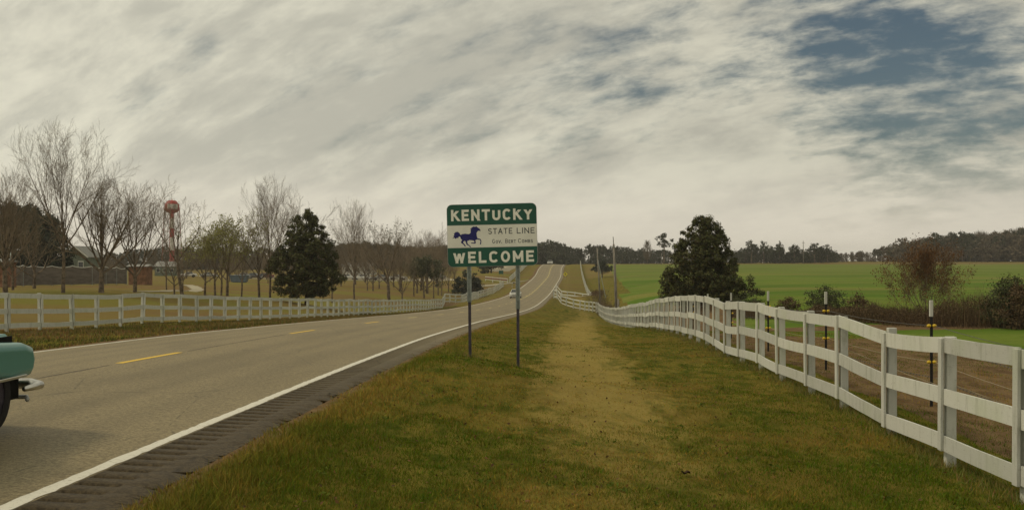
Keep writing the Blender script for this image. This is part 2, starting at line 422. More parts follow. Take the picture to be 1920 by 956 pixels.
class MB:
    """collects shapes and makes one mesh"""
    def __init__(self):
        self.v, self.f, self.m, self.k, self.s = [], [], [], 0, False
    def add(self, vs, fs):
        b = len(self.v)
        self.v += [tuple(q) for q in vs]
        self.f += [tuple(b + i for i in f) for f in fs]
        self.m += [self.k] * len(fs)
        return self
    def box(self, x0, x1, y0, y1, z0, z1):
        return self.add([(x0, y0, z0), (x1, y0, z0), (x1, y1, z0), (x0, y1, z0), (x0, y0, z1), (x1, y0, z1), (x1, y1, z1), (x0, y1, z1)],
                        [(3, 2, 1, 0), (4, 5, 6, 7), (0, 1, 5, 4), (1, 2, 6, 5), (2, 3, 7, 6), (3, 0, 4, 7)])
    def bbox(self, x0, x1, y0, y1, z0, z1, b=0.006):
        """box with chamfered edges"""
        bm = bmesh.new()
        bmesh.ops.create_cube(bm, size=1.0)
        for v in bm.verts:
            v.co = Vector(((x0 + x1) / 2 + v.co.x * (x1 - x0), (y0 + y1) / 2 + v.co.y * (y1 - y0), (z0 + z1) / 2 + v.co.z * (z1 - z0)))
        bmesh.ops.bevel(bm, geom=bm.edges[:], offset=b, segments=1, affect='EDGES')
        bm.verts.index_update()
        self.add([v.co[:] for v in bm.verts], [[v.index for v in f.verts] for f in bm.faces])
        bm.free()
        return self
    def tube(self, pts, rad, n=6, cap=True):
        pts = [Vector(p) for p in pts]
        if not hasattr(rad, '__len__'):
            rad = [rad] * len(pts)
        b = len(self.v)
        t0 = (pts[1] - pts[0]).normalized()
        u = t0.orthogonal().normalized()
        for i, p in enumerate(pts):
            t = (pts[min(i + 1, len(pts) - 1)] - pts[max(i - 1, 0)]).normalized()
            u = (u - t * u.dot(t))
            u = u.normalized() if u.length > 1e-6 else t.orthogonal().normalized()
            w_ = t.cross(u)
            for j in range(n):
                a = 2 * math.pi * j / n
                self.v.append(tuple(p + (u * math.cos(a) + w_ * math.sin(a)) * rad[i]))
        for i in range(len(pts) - 1):
            for j in range(n):
                self.f.append((b + i * n + j, b + i * n + (j + 1) % n, b + (i + 1) * n + (j + 1) % n, b + (i + 1) * n + j)); self.m.append(self.k)
        if cap:
            self.f.append(tuple(b + j for j in reversed(range(n)))); self.m.append(self.k)
            self.f.append(tuple(b + (len(pts) - 1) * n + j for j in range(n))); self.m.append(self.k)
        return self
    def lathe(self, prof, n=20, c=(0, 0, 0), axis='z'):
        b = len(self.v)
        for r, h in prof:
            for j in range(n):
                a = 2 * math.pi * j / n
                x, y = r * math.cos(a), r * math.sin(a)
                q = (x, y, h) if axis == 'z' else (h, x, y) if axis == 'x' else (x, h, y)
                self.v.append((c[0] + q[0], c[1] + q[1], c[2] + q[2]))
        for i in range(len(prof) - 1):
            for j in range(n):
                self.f.append((b + i * n + j, b + i * n + (j + 1) % n, b + (i + 1) * n + (j + 1) % n, b + (i + 1) * n + j)); self.m.append(self.k)
        return self
    def mesh(self, name, mats, smooth=False):
        me = bpy.data.meshes.new(name)
        me.from_pydata(self.v, [], self.f)
        for m in (mats if isinstance(mats, (list, tuple)) else [mats]):
            me.materials.append(m)
        if len(me.materials) > 1:
            me.polygons.foreach_set('material_index', self.m)
        if smooth:
            me.polygons.foreach_set('use_smooth', [True] * len(me.polygons))
        me.update()
        return me
    def build(self, name, mats, parent=None, smooth=False, loc=None):
        return link(name, self.mesh(name, mats, smooth), parent, loc)


# ------------------------------------------------------------------ the road's line and the lie of the land
ROAD = [(-60, -9.1, -0.9), (-20, -7.74, -1.18), (8, -6.78, -1.46), (20, -6.37, -1.69), (32, -5.93, -1.98), (44, -5.46, -2.37), (56, -4.95, -2.77), (68, -4.36, -3.19),
        (80, -3.64, -3.59), (92, -2.87, -3.95), (104, -2.11, -4.29), (116, -1.39, -4.57), (128, -0.75, -4.84), (140, -0.16, -5.08), (152, 0.41, -5.3),
        (164, 0.98, -5.5), (176, 1.6, -5.68), (188, 2.26, -5.79), (200, 2.94, -5.85), (212, 3.64, -5.84), (224, 4.33, -5.78), (236, 5.02, -5.69),
        (248, 5.72, -5.55), (260, 6.46, -5.33), (272, 7.25, -5.06), (284, 8.09, -4.74), (296, 8.9, -4.38), (308, 9.62, -4.0), (320, 10.24, -3.6),
        (332, 10.76, -3.17), (344, 11.28, -2.70), (356, 11.93, -2.22), (368, 12.72, -1.72), (380, 13.65, -1.27), (392, 14.3, -1.10), (404, 15.0, -1.25),
        (430, 16.6, -1.95), (470, 19.0, -3.0), (560, 24.0, -4.0), (3000, 60.0, -6.0)]
_yd = np.arange(-60, 600, 1.0)


def _sm(a):
    k = np.hanning(15); k /= k.sum()
    p = np.pad(a, 7, mode='reflect', reflect_type='odd')
    return np.convolve(p, k, 'valid')


_rt = np.array(ROAD, float)
_xd, _zd = _sm(np.interp(_yd, _rt[:, 0], _rt[:, 1])), _sm(np.interp(_yd, _rt[:, 0], _rt[:, 2]))
HW = 3.435


def rx(y):
    return np.interp(y, _yd, _xd)


def rz(y, t=0.0):
    return np.interp(y, _yd, _zd) - 0.037 * np.abs(t) - 0.013 * np.asarray(t)


def at(px, py, Y):
    return ((px - 960.0) / FPX * Y, Y, -(py - HY) / FPX * Y)


RIGHT_FENCE = [(5.05, 8.7, -2.33), at(1925, 942, 11.1), at(1779, 871, 13.5), at(1670, 816, 15.9), at(1581, 768, 18.3), at(1520.6, 738.6, 20.7), at(1466, 714.5, 23.1),
               at(1427, 694.7, 25.5), at(1391, 681.5, 27.9), at(1365, 669.5, 30.3), at(1344, 657, 32.7), at(1325.6, 648.6, 35.1), at(1308.5, 642, 37.5),
               at(1281, 631, 42.3), at(1258.7, 625, 47.1), at(1239.4, 622, 51.9), at(1220.6, 617.5, 59), at(1190, 615.5, 71.1), at(1163.7, 611, 93),
               at(1148, 606.5, 108), at(1134.6, 601, 125), at(1125, 593, 143), at(1118, 586, 162)]
LEFT_FENCE = [at(-130, 630, 38.6), at(-55, 627, 41), at(14, 624, 43.4), at(77, 620, 45.8), at(138, 618.5, 48.2), at(183, 616, 50.6), at(229, 612, 53), at(269, 606.5, 55.4),
              at(307.5, 606, 57.8), at(340, 606, 60.2), at(371.7, 606, 62.6), at(397, 603.5, 65), at(423.7, 604.7, 67.4), at(449.5, 602.5, 69.8), at(471, 601.7, 72.2),
              at(491, 601, 74.6), at(509, 600, 77), at(546.7, 598, 81.8), at(579, 597, 86.6), at(605, 595.5, 91.4), at(651, 592.6, 102), at(701, 589.6, 116),
              at(751, 585.5, 134), at(800, 582, 156), at(829, 579, 172)]
LEFT_RETURN = [at(829, 579, 172), at(834, 567.5, 184), at(865, 568.5, 190)]
LEFT_HILL = [at(865, 568.5, 190), at(897, 560, 225), at(925, 551, 250), at(944, 538, 275)]
LEFT_TOP = [at(955, 530, 290), at(963, 522, 305), at(975, 511, 335), at(985, 501, 365), at(990, 497, 384)]
RIGHT_RETURN = [at(1118, 586, 162), at(1101, 583.5, 169), at(1085, 581, 174), at(1055, 573.5, 180), at(1038, 566.5, 187)]
BACK_RETURN = [at(1110, 567, 205), at(1087, 564.5, 209), at(1062, 561, 215), at(1043, 558, 221)]
RIGHT_HILL = [at(1110, 567, 205), at(1103, 556, 226), at(1099, 546, 245), at(1095.6, 535, 268), at(1091, 516.5, 320), at(1088.4, 497, 384)]

def densify(line, step):
    P = np.array(line, float)
    d = np.r_[0, np.cumsum(np.hypot(*np.diff(P[:, :2], axis=0).T))]
    s = np.unique(np.r_[d, np.arange(0, d[-1], step)])
    return [tuple(q) for q in np.stack([np.interp(s, d, P[:, k]) for k in range(3)], 1)]


CP = []
CP += densify(RIGHT_FENCE, 4.5) + densify(LEFT_FENCE, 5) + densify(LEFT_RETURN, 4)[1:] + densify(LEFT_HILL, 7)[1:] + densify(LEFT_TOP, 9) + densify(RIGHT_RETURN, 5)[1:] + densify(BACK_RETURN, 5)[1:] + densify(RIGHT_HILL, 9)
for y in list(range(-40, 60, 8)) + list(range(60, 405, 14)):
    for t, d in ((4.9, 0.05), (-4.6, 0.06)):
        CP.append((float(rx(y)) + t, float(y), float(rz(y, t)) - d))
CP += [at(881.5, 670, 22.8), at(972, 697, 22.8)]
CP += [(1.6, 25, -2.55), (2.0, 40, -2.95), (4, 70, -3.75), (6, 95, -4.9), (9, 130, -6.2), (11, 150, -6.9), (0.6, 8, -2.08), (2.5, 14, -2.28), (-0.3, 14, -2.02), (0, 0, -1.9)]
CP += [(8, 20, -2.45), (14, 30, -2.55), (14, 45, -2.95), (30, 30, -2.9), at(1900, 655, 43), at(1900, 612, 58), at(1700, 608, 62), at(1550, 598, 68), at(1400, 580, 82), at(1250, 572, 120),
       at(1200, 588, 125), at(1160, 592, 135), at(1325, 572, 90)]
for px in (1420, 1600, 1800, 2100):
    CP += densify([at(px, 556, 110), at(px, 540, 150), at(px, 520, 220), at(px, 506, 320), at(px, 497, 430)] + ([at(px, 491, 520)] if px > 1500 else []), 28)
CP += densify([at(*q) for q in ((1160, 592, 135), (1160, 560, 172), (1160, 540, 212), (1160, 520, 282), (1160, 505, 342), (1160, 496, 400), (1160, 495.5, 470))], 22)
CP += densify([at(*q) for q in ((1250, 572, 120), (1250, 545, 180), (1250, 520, 260), (1250, 507, 330), (1250, 497, 420), (1250, 495.5, 470))], 25)
for px in (1050, 1200, 1400):
    CP += [at(px, 495.5, 470), at(px, 494, 600)]
for px in (1600, 1800, 2100):
    CP += [at(px, 491, 520), at(px, 489.5, 640)]
CP += [at(*q) for q in ((118, 549, 95), (10, 548, 95), (190, 549, 98), (253, 548, 102), (327, 551, 110), (343, 545, 130), (404, 555, 112), (487, 559, 116), (575, 571, 112), (664, 562.7, 158),
                        (729, 562.7, 172), (795, 559, 188), (828, 554, 203), (841, 547, 235), (852, 543, 250), (30, 537, 160), (220, 534, 165), (350, 528, 240), (450, 530, 220), (600, 531, 240),
                        (700, 530, 260), (900, 516, 330), (930, 512, 320), (100, 508, 420), (350, 508, 420), (600, 507, 450), (800, 503, 470), (940, 498, 470), (-300, 560, 95), (-300, 520, 300))]
CP += [(-60, 35, -2.9), (-40, 0, -2.0), (-20, -40, -1.4), (10, -40, -2.1), (40, -30, -2.4), (80, 20, -3.2), (300, 300, -3), (-300, 300, -4.5), (-400, 900, -4), (0, 900, -4), (500, 900, -2.5),
       (-1500, 2500, -6), (1500, 2500, -6), (0, 2500, -6), (-1500, 300, -6), (1500, 300, -5)]
CP = np.array(CP, float)
_, _ui = np.unique(np.round(CP[:, :2], 1), axis=0, return_index=True)
CP = CP[_ui]


def _ker(d2):
    return -np.sqrt(d2 + 9.0)


_d2 = ((CP[:, None, :2] - CP[None, :, :2]) ** 2).sum(2)
_n = len(CP)
_A = np.zeros((_n + 3, _n + 3))
_A[:_n, :_n] = _ker(_d2) + np.eye(_n) * 0.02
_A[:_n, _n] = 1; _A[:_n, _n + 1:] = CP[:, :2] / 100.0
_A[_n:, :_n] = _A[:_n, _n:].T
_W = np.linalg.solve(_A, np.concatenate([CP[:, 2], np.zeros(3)]))


def natural(x, y):
    x, y = np.asarray(x, float), np.asarray(y, float)
    sh = x.shape
    P = np.stack([x.ravel(), y.ravel()], 1)
    out = np.empty(len(P))
    for i in range(0, len(P), 20000):
        q = P[i:i + 20000]
        d = ((q[:, None] - CP[None, :, :2]) ** 2).sum(2)
        out[i:i + 20000] = _ker(d) @ _W[:_n] + _W[_n] + (q / 100.0) @ _W[_n + 1:]
    return out.reshape(sh)


def sstep(v, a, b):
    u = np.clip((np.asarray(v, float) - a) / (b - a), 0, 1)
    return u * u * (3 - 2 * u)


DL, DR = -HW - 0.22, HW + 0.72              # edges of the sealed surface


def hash2(ix, iy):
    s = np.sin(ix * 127.1 + iy * 311.7) * 43758.5453
    return s - np.floor(s)


def vnoise(x, y):
    ix, iy = np.floor(x), np.floor(y)
    fx, fy = x - ix, y - iy
    fx, fy = fx * fx * (3 - 2 * fx), fy * fy * (3 - 2 * fy)
    a, b, c, d = hash2(ix, iy), hash2(ix + 1, iy), hash2(ix, iy + 1), hash2(ix + 1, iy + 1)
    return (a * (1 - fx) + b * fx) * (1 - fy) + (c * (1 - fx) + d * fx) * fy


def ground_z(x, y, fine=True):
    x, y = np.asarray(x, float), np.asarray(y, float)
    t = x - rx(y)
    nat = natural(x, y)
    if fine:
        amp = np.clip(1.0 - np.abs(y - 20) / 130.0, 0.0, 1.0)
        nat = nat + amp * ((vnoise(x * 1.1, y * 0.8) - 0.5) * 0.09 + (vnoise(x * 4.0 + 9, y * 3.3) - 0.5) * 0.035)
    dist = np.maximum(np.maximum(t - DR, DL - t), 0.0)
    edge = rz(y, np.clip(t, DL, DR)) - np.where((t > DL) & (t < DR), 0.10, 0.015)
    z = edge + (nat - edge) * sstep(dist, 0.0, 1.3)
    inroad = (y < 520) * 1.0
    return z * inroad + nat * (1 - inroad)


def gz(x, y):
    return float(ground_z(np.array([x]), np.array([y]))[0])


# ------------------------------------------------------------------ ground sheet


def graded(*spans):
    out = []
    for a, b, s in spans:
        out += list(np.arange(a, b - 1e-6, s))
    return np.array(out + [spans[-1][1]])


ROWS = graded((-60, 4, 4.0), (4, 30, 0.22), (30, 80, 0.5), (80, 200, 1.2), (200, 420, 2.2), (420, 700, 12), (700, 3500, 200))
COLS = graded((-2000, -400, 200), (-400, -120, 14), (-120, -40, 3.0), (-40, -14, 0.8), (-14, 14.0, 0.22), (14, 40, 0.7), (40, 120, 2.6), (120, 400, 12), (400, 2000, 200))
COLS = np.sort(np.concatenate([COLS, [DL - 0.001, DL + 0.02, DR - 0.02, DR + 0.001]]))
YY, TT = np.meshgrid(ROWS, COLS, indexing='ij')
XX = TT + rx(YY)
ZZ = ground_z(XX, YY)
nr, nc = YY.shape
idx = np.arange(nr * nc).reshape(nr, nc)
F = np.stack([idx[:-1, :-1], idx[:-1, 1:], idx[1:, 1:], idx[1:, :-1]], -1).reshape(-1, 4)
me = npmesh("ground", np.stack([XX, YY, ZZ], -1).reshape(-1, 3), F, M['ground'], True)


def fence_x(line, y):
    a = np.array(line)
    o = np.argsort(a[:, 1], kind='stable')
    return np.interp(y, a[o, 1], a[o, 0])


def zones(x, y):
    """what grows where: worn path, green field, bare soil, park lawn"""
    fr = np.where(y < 185, fence_x(RIGHT_FENCE, y), fence_x(RIGHT_HILL, y))
    fl = np.where(y < 178, fence_x(LEFT_FENCE, y), np.where(y < 280, fence_x(LEFT_HILL, y), fence_x(LEFT_TOP, y)))
    pc = np.interp(y, [0, 8, 14, 25, 40, 60, 95, 150, 190, 230, 300, 400], [1.2, 1.25, 1.25, 1.6, 2.2, 3.4, 6.2, 9.5, 11.0, 10.8, 14, 20])
    pw = np.interp(y, [0, 12, 25, 45, 70, 100, 400], [1.8, 1.8, 1.6, 1.35, 1.3, 1.7, 2.0])
    path = np.exp(-((x - pc) / pw) ** 2) * np.interp(y, [0, 8, 13, 18, 60, 110, 200, 400], [0.45, 0.45, 0.58, 0.80, 0.85, 0.62, 0.5, 0.5])
    t = x - rx(y)
    right = x > fr + 1.0
    xs = x - fr
    hedge = np.interp(y, [0, 58, 70, 82, 110, 140, 3000], [999, 60, 14, 4.5, 4.5, 6.5, 6.5])   # the field lies beyond the brush
    bx = 960 + FPX * x / np.maximum(y, 1)
    field = right & (((y > 62) & (bx > 1380)) | ((bx <= 1395) & (y > 100) & (xs > np.interp(y, [100, 140, 250, 400], [10, 3.5, 7.5, 10]))))
    field = field & (y < np.where(bx > 1520, 445, 470))
    strip = right & (y > 41) & (y < 57) & (x > 9.0)
    soil = right & ~field & ~strip
    park = sstep(fl - x, 0.0, 3.0) * (y > 20)
    lawnhill = sstep(y, 120, 200) * (x < fr) * 0.55
    tl = -HW - 0.22 - t
    ldirt = np.where(tl > -0.3, np.exp(-np.maximum(tl - 0.1, 0) / np.interp(y, [0, 60, 200], [0.9, 1.0, 0.9])), 0) * 1.1
    td = t - DR
    rdirt = np.where(td > -0.4, np.exp(-np.maximum(td, 0) / 0.30) * 0.75, 0)
    mound = np.exp(-(((x + 10.5) / 3.0) ** 2 + ((y - 182) / 8.0) ** 2)) * 0.9
    till = np.maximum.reduce([soil * 0.85 * (y < 150), ldirt, rdirt, mound, soil * 0.30 * (y >= 150)])
    till = np.where(x < fl - 1, mound, till)
    park = np.maximum(park, right & ~field & (y > 300))
    till = np.where(right & (y > 440), np.where((y > 452) & (y < 470), 0.6, 0), till)
    return np.clip(np.stack([path * (x < fr), field * 1.0 + strip * 0.9, till, np.maximum(park, lawnhill)], -1), 0, 1)


zn = zones(XX, YY).reshape(-1, 4).astype(np.float32)
ca = me.color_attributes.new('zone', 'FLOAT_COLOR', 'POINT')
ca.data.foreach_set('color', zn.ravel())
tag(link("ground", me), kind='structure', label="mown verge, worn path, park lawn and green field rolling to the woods")

# ------------------------------------------------------------------ road deck, lines and rumble strip


def strip(name, ts, rows, lift, mat, parent=None, jitter=0.0, smooth=True):
    rows = np.asarray(rows, float)
    Yv, Tv = np.meshgrid(rows, np.asarray(ts, float), indexing='ij')
    Tj = Tv + (rng.normal(0, jitter, Tv.shape) if jitter else 0)
    z = rz(Yv, Tj) + lift
    i = np.arange(Yv.size).reshape(Yv.shape)
    f = np.stack([i[:-1, :-1], i[:-1, 1:], i[1:, 1:], i[1:, :-1]], -1).reshape(-1, 4)
    me = npmesh(name, np.stack([Tj + rx(Yv), Yv, z], -1).reshape(-1, 3), f, mat, smooth)
    la = me.attributes.new('lane', 'FLOAT', 'POINT'); la.data.foreach_set('value', Tj.ravel().astype(np.float32))
    return link(name, me, parent)


RR = graded((-60, 4, 4.0), (4, 80, 0.5), (80, 420, 2.0), (420, 520, 10))
road = tag(strip("road", (DL, -HW, -2.3, -1.15, 0, 1.15, 2.3, HW, HW + 0.07), RR, 0.0, M['road']), kind='structure', label="two lane road dipping and climbing over the far crest")
strip("edge_line", (HW - 0.055, HW + 0.06), graded((-60, 4, 4.0), (4, 50, 0.12), (50, 120, 0.5), (120, 420, 2.0)), 0.004, M['white_line'], road, 0.006)
strip("edge_line", (-HW - 0.06, -HW + 0.06), graded((-60, 4, 4.0), (4, 80, 0.4), (80, 420, 2.0)), 0.004, M['white_line'], road, 0.006)
for k in range(-2, 31):
    y0 = 18.7 + 12.19 * k
    strip("lane_dash", (-0.06, 0.06), np.linspace(y0, y0 + 3.05, 8), 0.004, M['yellow_line'] if k < 3 else M['pale_yellow'], road, 0.003)
strip("no_passing_line", (0.14, 0.25), graded((150, 410, 2.0)), 0.004, M['pale_yellow'], road, 0.004)
for y0, y1, tt in ((22.2, 30.6, 0.01), (34.6, 42.5, -0.02), (8.0, 18.4, 0.02)):
    ys = np.arange(y0, y1, 0.25)
    strip("tar_seam", (tt - 0.012, tt + 0.012), ys, 0.003, M['seam'], road, 0.006)

# shoulder with milled rumble grooves
PER = 0.305
ry, rd = [], []
yq = 4.0
while yq < 78.0:
    ry += [yq, yq + 0.205, yq + 0.218, yq + 0.292]
    rd += [0.0, 0.0, 1.0, 1.0]
    yq += PER
for yq in graded((79, 120, 1.0), (120, 420, 2.0)):
    ry.append(yq); rd.append(0.0)
ry = np.array([-60, -20, 0] + ry); rd = np.array([0, 0, 0] + rd)
ts = np.array([HW + 0.07, HW + 0.085, HW + 0.10, HW + 0.40, HW + 0.42, HW + 0.58, DR])
gmask = np.array([0, 0, 1, 1, 0, 0, 0.0])
Yv, Tv = np.meshgrid(ry, ts, indexing='ij')
lift = -0.032 * rd[:, None] * gmask[None, :] + np.where(Tv >= DR - 0.01, -0.02, 0.0)
Tv = Tv + np.where(Tv >= DR - 0.01, rng.normal(0, 0.05, Tv.shape), 0)
ii = np.arange(Yv.size).reshape(Yv.shape)
ff = np.stack([ii[:-1, :-1], ii[:-1, 1:], ii[1:, 1:], ii[1:, :-1]], -1).reshape(-1, 4)
tag(link("road_shoulder", npmesh("road_shoulder", np.stack([Tv + rx(Yv), Yv, rz(Yv, Tv) + lift], -1).reshape(-1, 3), ff, M['shoulder'])), kind='structure',
    label="dark asphalt shoulder with milled rumble grooves beside the white edge line")


def sheet(name, pts, width, mat, lift=0.05, kind='structure', label=None):
    """a strip laid over the ground along plan points"""
    P = np.array(pts, float)
    d = np.r_[0, np.cumsum(np.hypot(*np.diff(P[:, :2], axis=0).T))]
    s = np.linspace(0, d[-1], max(8, int(d[-1] / 1.2)))
    x, y = np.interp(s, d, P[:, 0]), np.interp(s, d, P[:, 1])
    wd = np.interp(s, d, width if hasattr(width, '__len__') else [width] * len(d))
    tx, ty = np.gradient(x, s), np.gradient(y, s)
    ln = np.hypot(tx, ty); nx, ny = ty / ln, -tx / ln
    us = np.linspace(-0.5, 0.5, 6)
    X = x[:, None] + nx[:, None] * us * wd[:, None]; Y = y[:, None] + ny[:, None] * us * wd[:, None]
    X[:, [0, -1]] += rng.normal(0, 0.12, (len(s), 2)) * nx[:, None]; Y[:, [0, -1]] += rng.normal(0, 0.12, (len(s), 2)) * ny[:, None]
    Z = ground_z(X, Y) + lift
    Z = np.maximum(Z, np.where(np.abs(X - rx(Y)) < HW + 1.2, -99, Z))
    i = np.arange(X.size).reshape(X.shape)
    f = np.stack([i[:-1, :-1], i[:-1, 1:], i[1:, 1:], i[1:, :-1]], -1).reshape(-1, 4)
    o = link(name, npmesh(name, np.stack([X, Y, Z], -1).reshape(-1, 3), f, mat, True))
    return tag(o, label, None, None, kind)


sheet("driveway", [(8.3 - HW - 0.4, 285), (0.5, 283.5), (-3.0, 282.5), (-9, 281)], 5.0, M['dirtroad'], 0.06, label="pale driveway leaving the road at the far gate")
sheet("gravel_lot", [(-4.5, 345), (1.2, 392)], [7.5, 7.0], M['dirtroad'], 0.07, label="pale gravel lot behind the hillside fence")
sheet("side_road", [(14.0, 196), (8.3, 199), (6.6, 200.5)], 5.0, M['dirtroad'], 0.05, label="farm track between the two returning white fences")
pth = [at(150, 546, 104), at(260, 545, 112), at(335, 541, 128), at(372, 536, 155), at(352, 531, 190)]
sheet("footpath", pth, 1.7, M['dirtroad'], 0.04, label="pale curving path across the park lawn")

hz_m = bpy.data.materials.new("thin_haze"); hz_m.use_nodes = True
hz_m.node_tree.nodes.clear()
hn = NT(hz_m.node_tree)
pv_ = hn.n('ShaderNodeVolumePrincipled')
pv_.inputs['Color'].default_value = (0.97, 0.95, 0.92, 1); pv_.inputs['Density'].default_value = 0.00019; pv_.inputs['Anisotropy'].default_value = 0.2
ho_ = hn.n('ShaderNodeOutputMaterial'); hz_m.node_tree.links.new(pv_.outputs[0], ho_.inputs['Volume'])
tag(MB().box(-2100, 2100, -80, 3600, -14, 45).build("haze", hz_m), "thin pale haze over the whole valley", "haze", None, 'stuff')

# ------------------------------------------------------------------ white plank fences
UNIT = {}
def warped_rail(k):
    r = random.Random(900 + k); mb = MB(); n = 6
    sag, bow, tw = r.uniform(-0.09, 0.03), r.uniform(-0.35, 0.35), r.uniform(-0.25, 0.25)
    v = []
    for i in range(n + 1):
        u = i / n; q = 4 * u * (1 - u)
        for y, z in ((-.5, -.5), (.5, -.5), (.5, .5), (-.5, .5)):
            v.append((u, y + bow * q + tw * z * q, z + sag * q + r.uniform(-0.012, 0.012)))
    f = [(3, 2, 1, 0), tuple(n * 4 + j for j in range(4))]
    for i in range(n):
        for j in range(4):
            f.append((i * 4 + j, i * 4 + (j + 1) % 4, i * 4 + 4 + (j + 1) % 4, i * 4 + 4 + j))
    return mb.add(v, f).mesh("rail", M['paint'])


UNIT['rail'] = [warped_rail(k) for k in range(7)]
UNIT['post'] = MB().bbox(-0.052, 0.052, -0.058, 0.058, -0.35, 1.0, 0.006).mesh("post", M['paint'])
UNIT['batten'] = MB().bbox(-0.058, 0.058, -0.017, 0.017, 0.0, 1.0, 0.003).mesh("batten", M['paint'])


def resample(line, step):
    P = np.array(line, float)
    d = np.r_[0, np.cumsum(np.hypot(*np.diff(P[:, :2], axis=0).T))]
    n = max(1, int(round(d[-1] / step)))
    s = np.linspace(0, d[-1], n + 1)
    return np.stack([np.interp(s, d, P[:, 0]), np.interp(s, d, P[:, 1])], 1)


def plank_fence(line, side, label, group, seed, H=1.48, step=2.4, wob=0.03, tilt=0.02, face='rail'):
    """posts, three planks between each pair and a cover batten over each joint. side: +1 the planks face +normal of travel"""
    r = random.Random(seed)
    pts = resample(line, step)
    zs = ground_z(pts[:, 0], pts[:, 1], False)
    root = thing("plank_fence", (pts[0][0], pts[0][1], zs[0]), label, "fence", group)
    base = Vector(root.location)
    P = []
    for i, (x, y) in enumerate(pts):
        a = pts[max(i - 1, 0)]; b = pts[min(i + 1, len(pts) - 1)]
        ang = math.atan2(b[1] - a[1], b[0] - a[0])
        o = link("post", UNIT['post'], root)
        h = H + r.uniform(-0.02, 0.03)
        tl = r.gauss(0, tilt) + (r.choice((-1, 1)) * r.uniform(0.03, 0.09) if r.random() < tilt * 6 else 0)
        dz = r.gauss(0, wob)
        pos = Vector((x, y, zs[i])) - base
        back = Vector((math.sin(ang), -math.cos(ang), 0)) * side * 0.010   # the planks stand just off the post
        rot = Euler((r.gauss(0, tilt * 0.5), tl, ang))
        o.matrix_local = Matrix.LocRotScale(pos + back, rot, Vector((1, 1, h)))
        P.append((pos, rot.to_matrix(), h, dz, ang))
    lev = (1.40, 0.81, 0.265)
    TH, WD = 0.026, 0.186
    off = side * (0.058 + TH / 2 + 0.001)
    for i in range(len(P)):
        pos, rm, h, dz, ang = P[i]
        bo = link("batten", UNIT['batten'], root)
        b0, b1 = 0.165 + dz, 1.475 + dz + r.uniform(-0.02, 0.02)
        bo.matrix_local = Matrix.Translation(pos) @ rm.to_4x4() @ Matrix.Translation((r.uniform(-0.012, 0.012) - 0.055 * 0, side * (0.058 + TH + 0.0195), b0)) @ Matrix.Diagonal((1, 1, b1 - b0, 1))
        if i + 1 < len(P):
            q, rq, hq, dq, _ = P[i + 1]
            for lv in lev:
                a = pos + rm @ Vector((0, off, lv + dz + r.gauss(0, wob * 0.35)))
                b = q + rq @ Vector((0, off, lv + dq + r.gauss(0, wob * 0.35)))
                d = b - a
                ln = d.length
                ux = d / ln
                uy = Vector((0, 0, 1)).cross(ux).normalized(); uz = ux.cross(uy)
                m3 = Matrix((ux, uy, uz)).transposed()
                ro = link("rail", r.choice(UNIT['rail']), root)
                ro.matrix_local = Matrix.Translation(a + ux * 0.002) @ m3.to_4x4() @ Matrix.Diagonal((ln - 0.004, TH, WD * r.uniform(0.96, 1.05), 1))
    return root


plank_fence(RIGHT_FENCE, 1, "long white three-plank fence running down the right verge beside the path", "white plank fences", 3, wob=0.028, tilt=0.012)
plank_fence(LEFT_FENCE, -1, "long white three-plank fence across the road in front of the bare trees", "white plank fences", 11, wob=0.03, tilt=0.022)
plank_fence(LEFT_RETURN, -1, "short white fence bend where the long left fence meets the brown mound", "white plank fences", 5)
plank_fence(LEFT_HILL, -1, "white fence climbing left of the road towards the driveway, behind the sign posts", "white plank fences", 6, wob=0.02)
plank_fence(LEFT_TOP, -1, "white fence beyond the driveway rising to the left of the crest", "white plank fences", 7, wob=0.02)
plank_fence(RIGHT_RETURN, -1, "short white fence bending back to the road from the end of the long right fence", "white plank fences", 8, step=3.0, wob=0.02)
plank_fence(BACK_RETURN, 1, "farther short white fence on the far side of the farm track", "white plank fences", 9, step=3.4, wob=0.02)
plank_fence(RIGHT_HILL, 1, "thin white fence climbing the hill right of the road", "white plank fences", 10, wob=0.02)

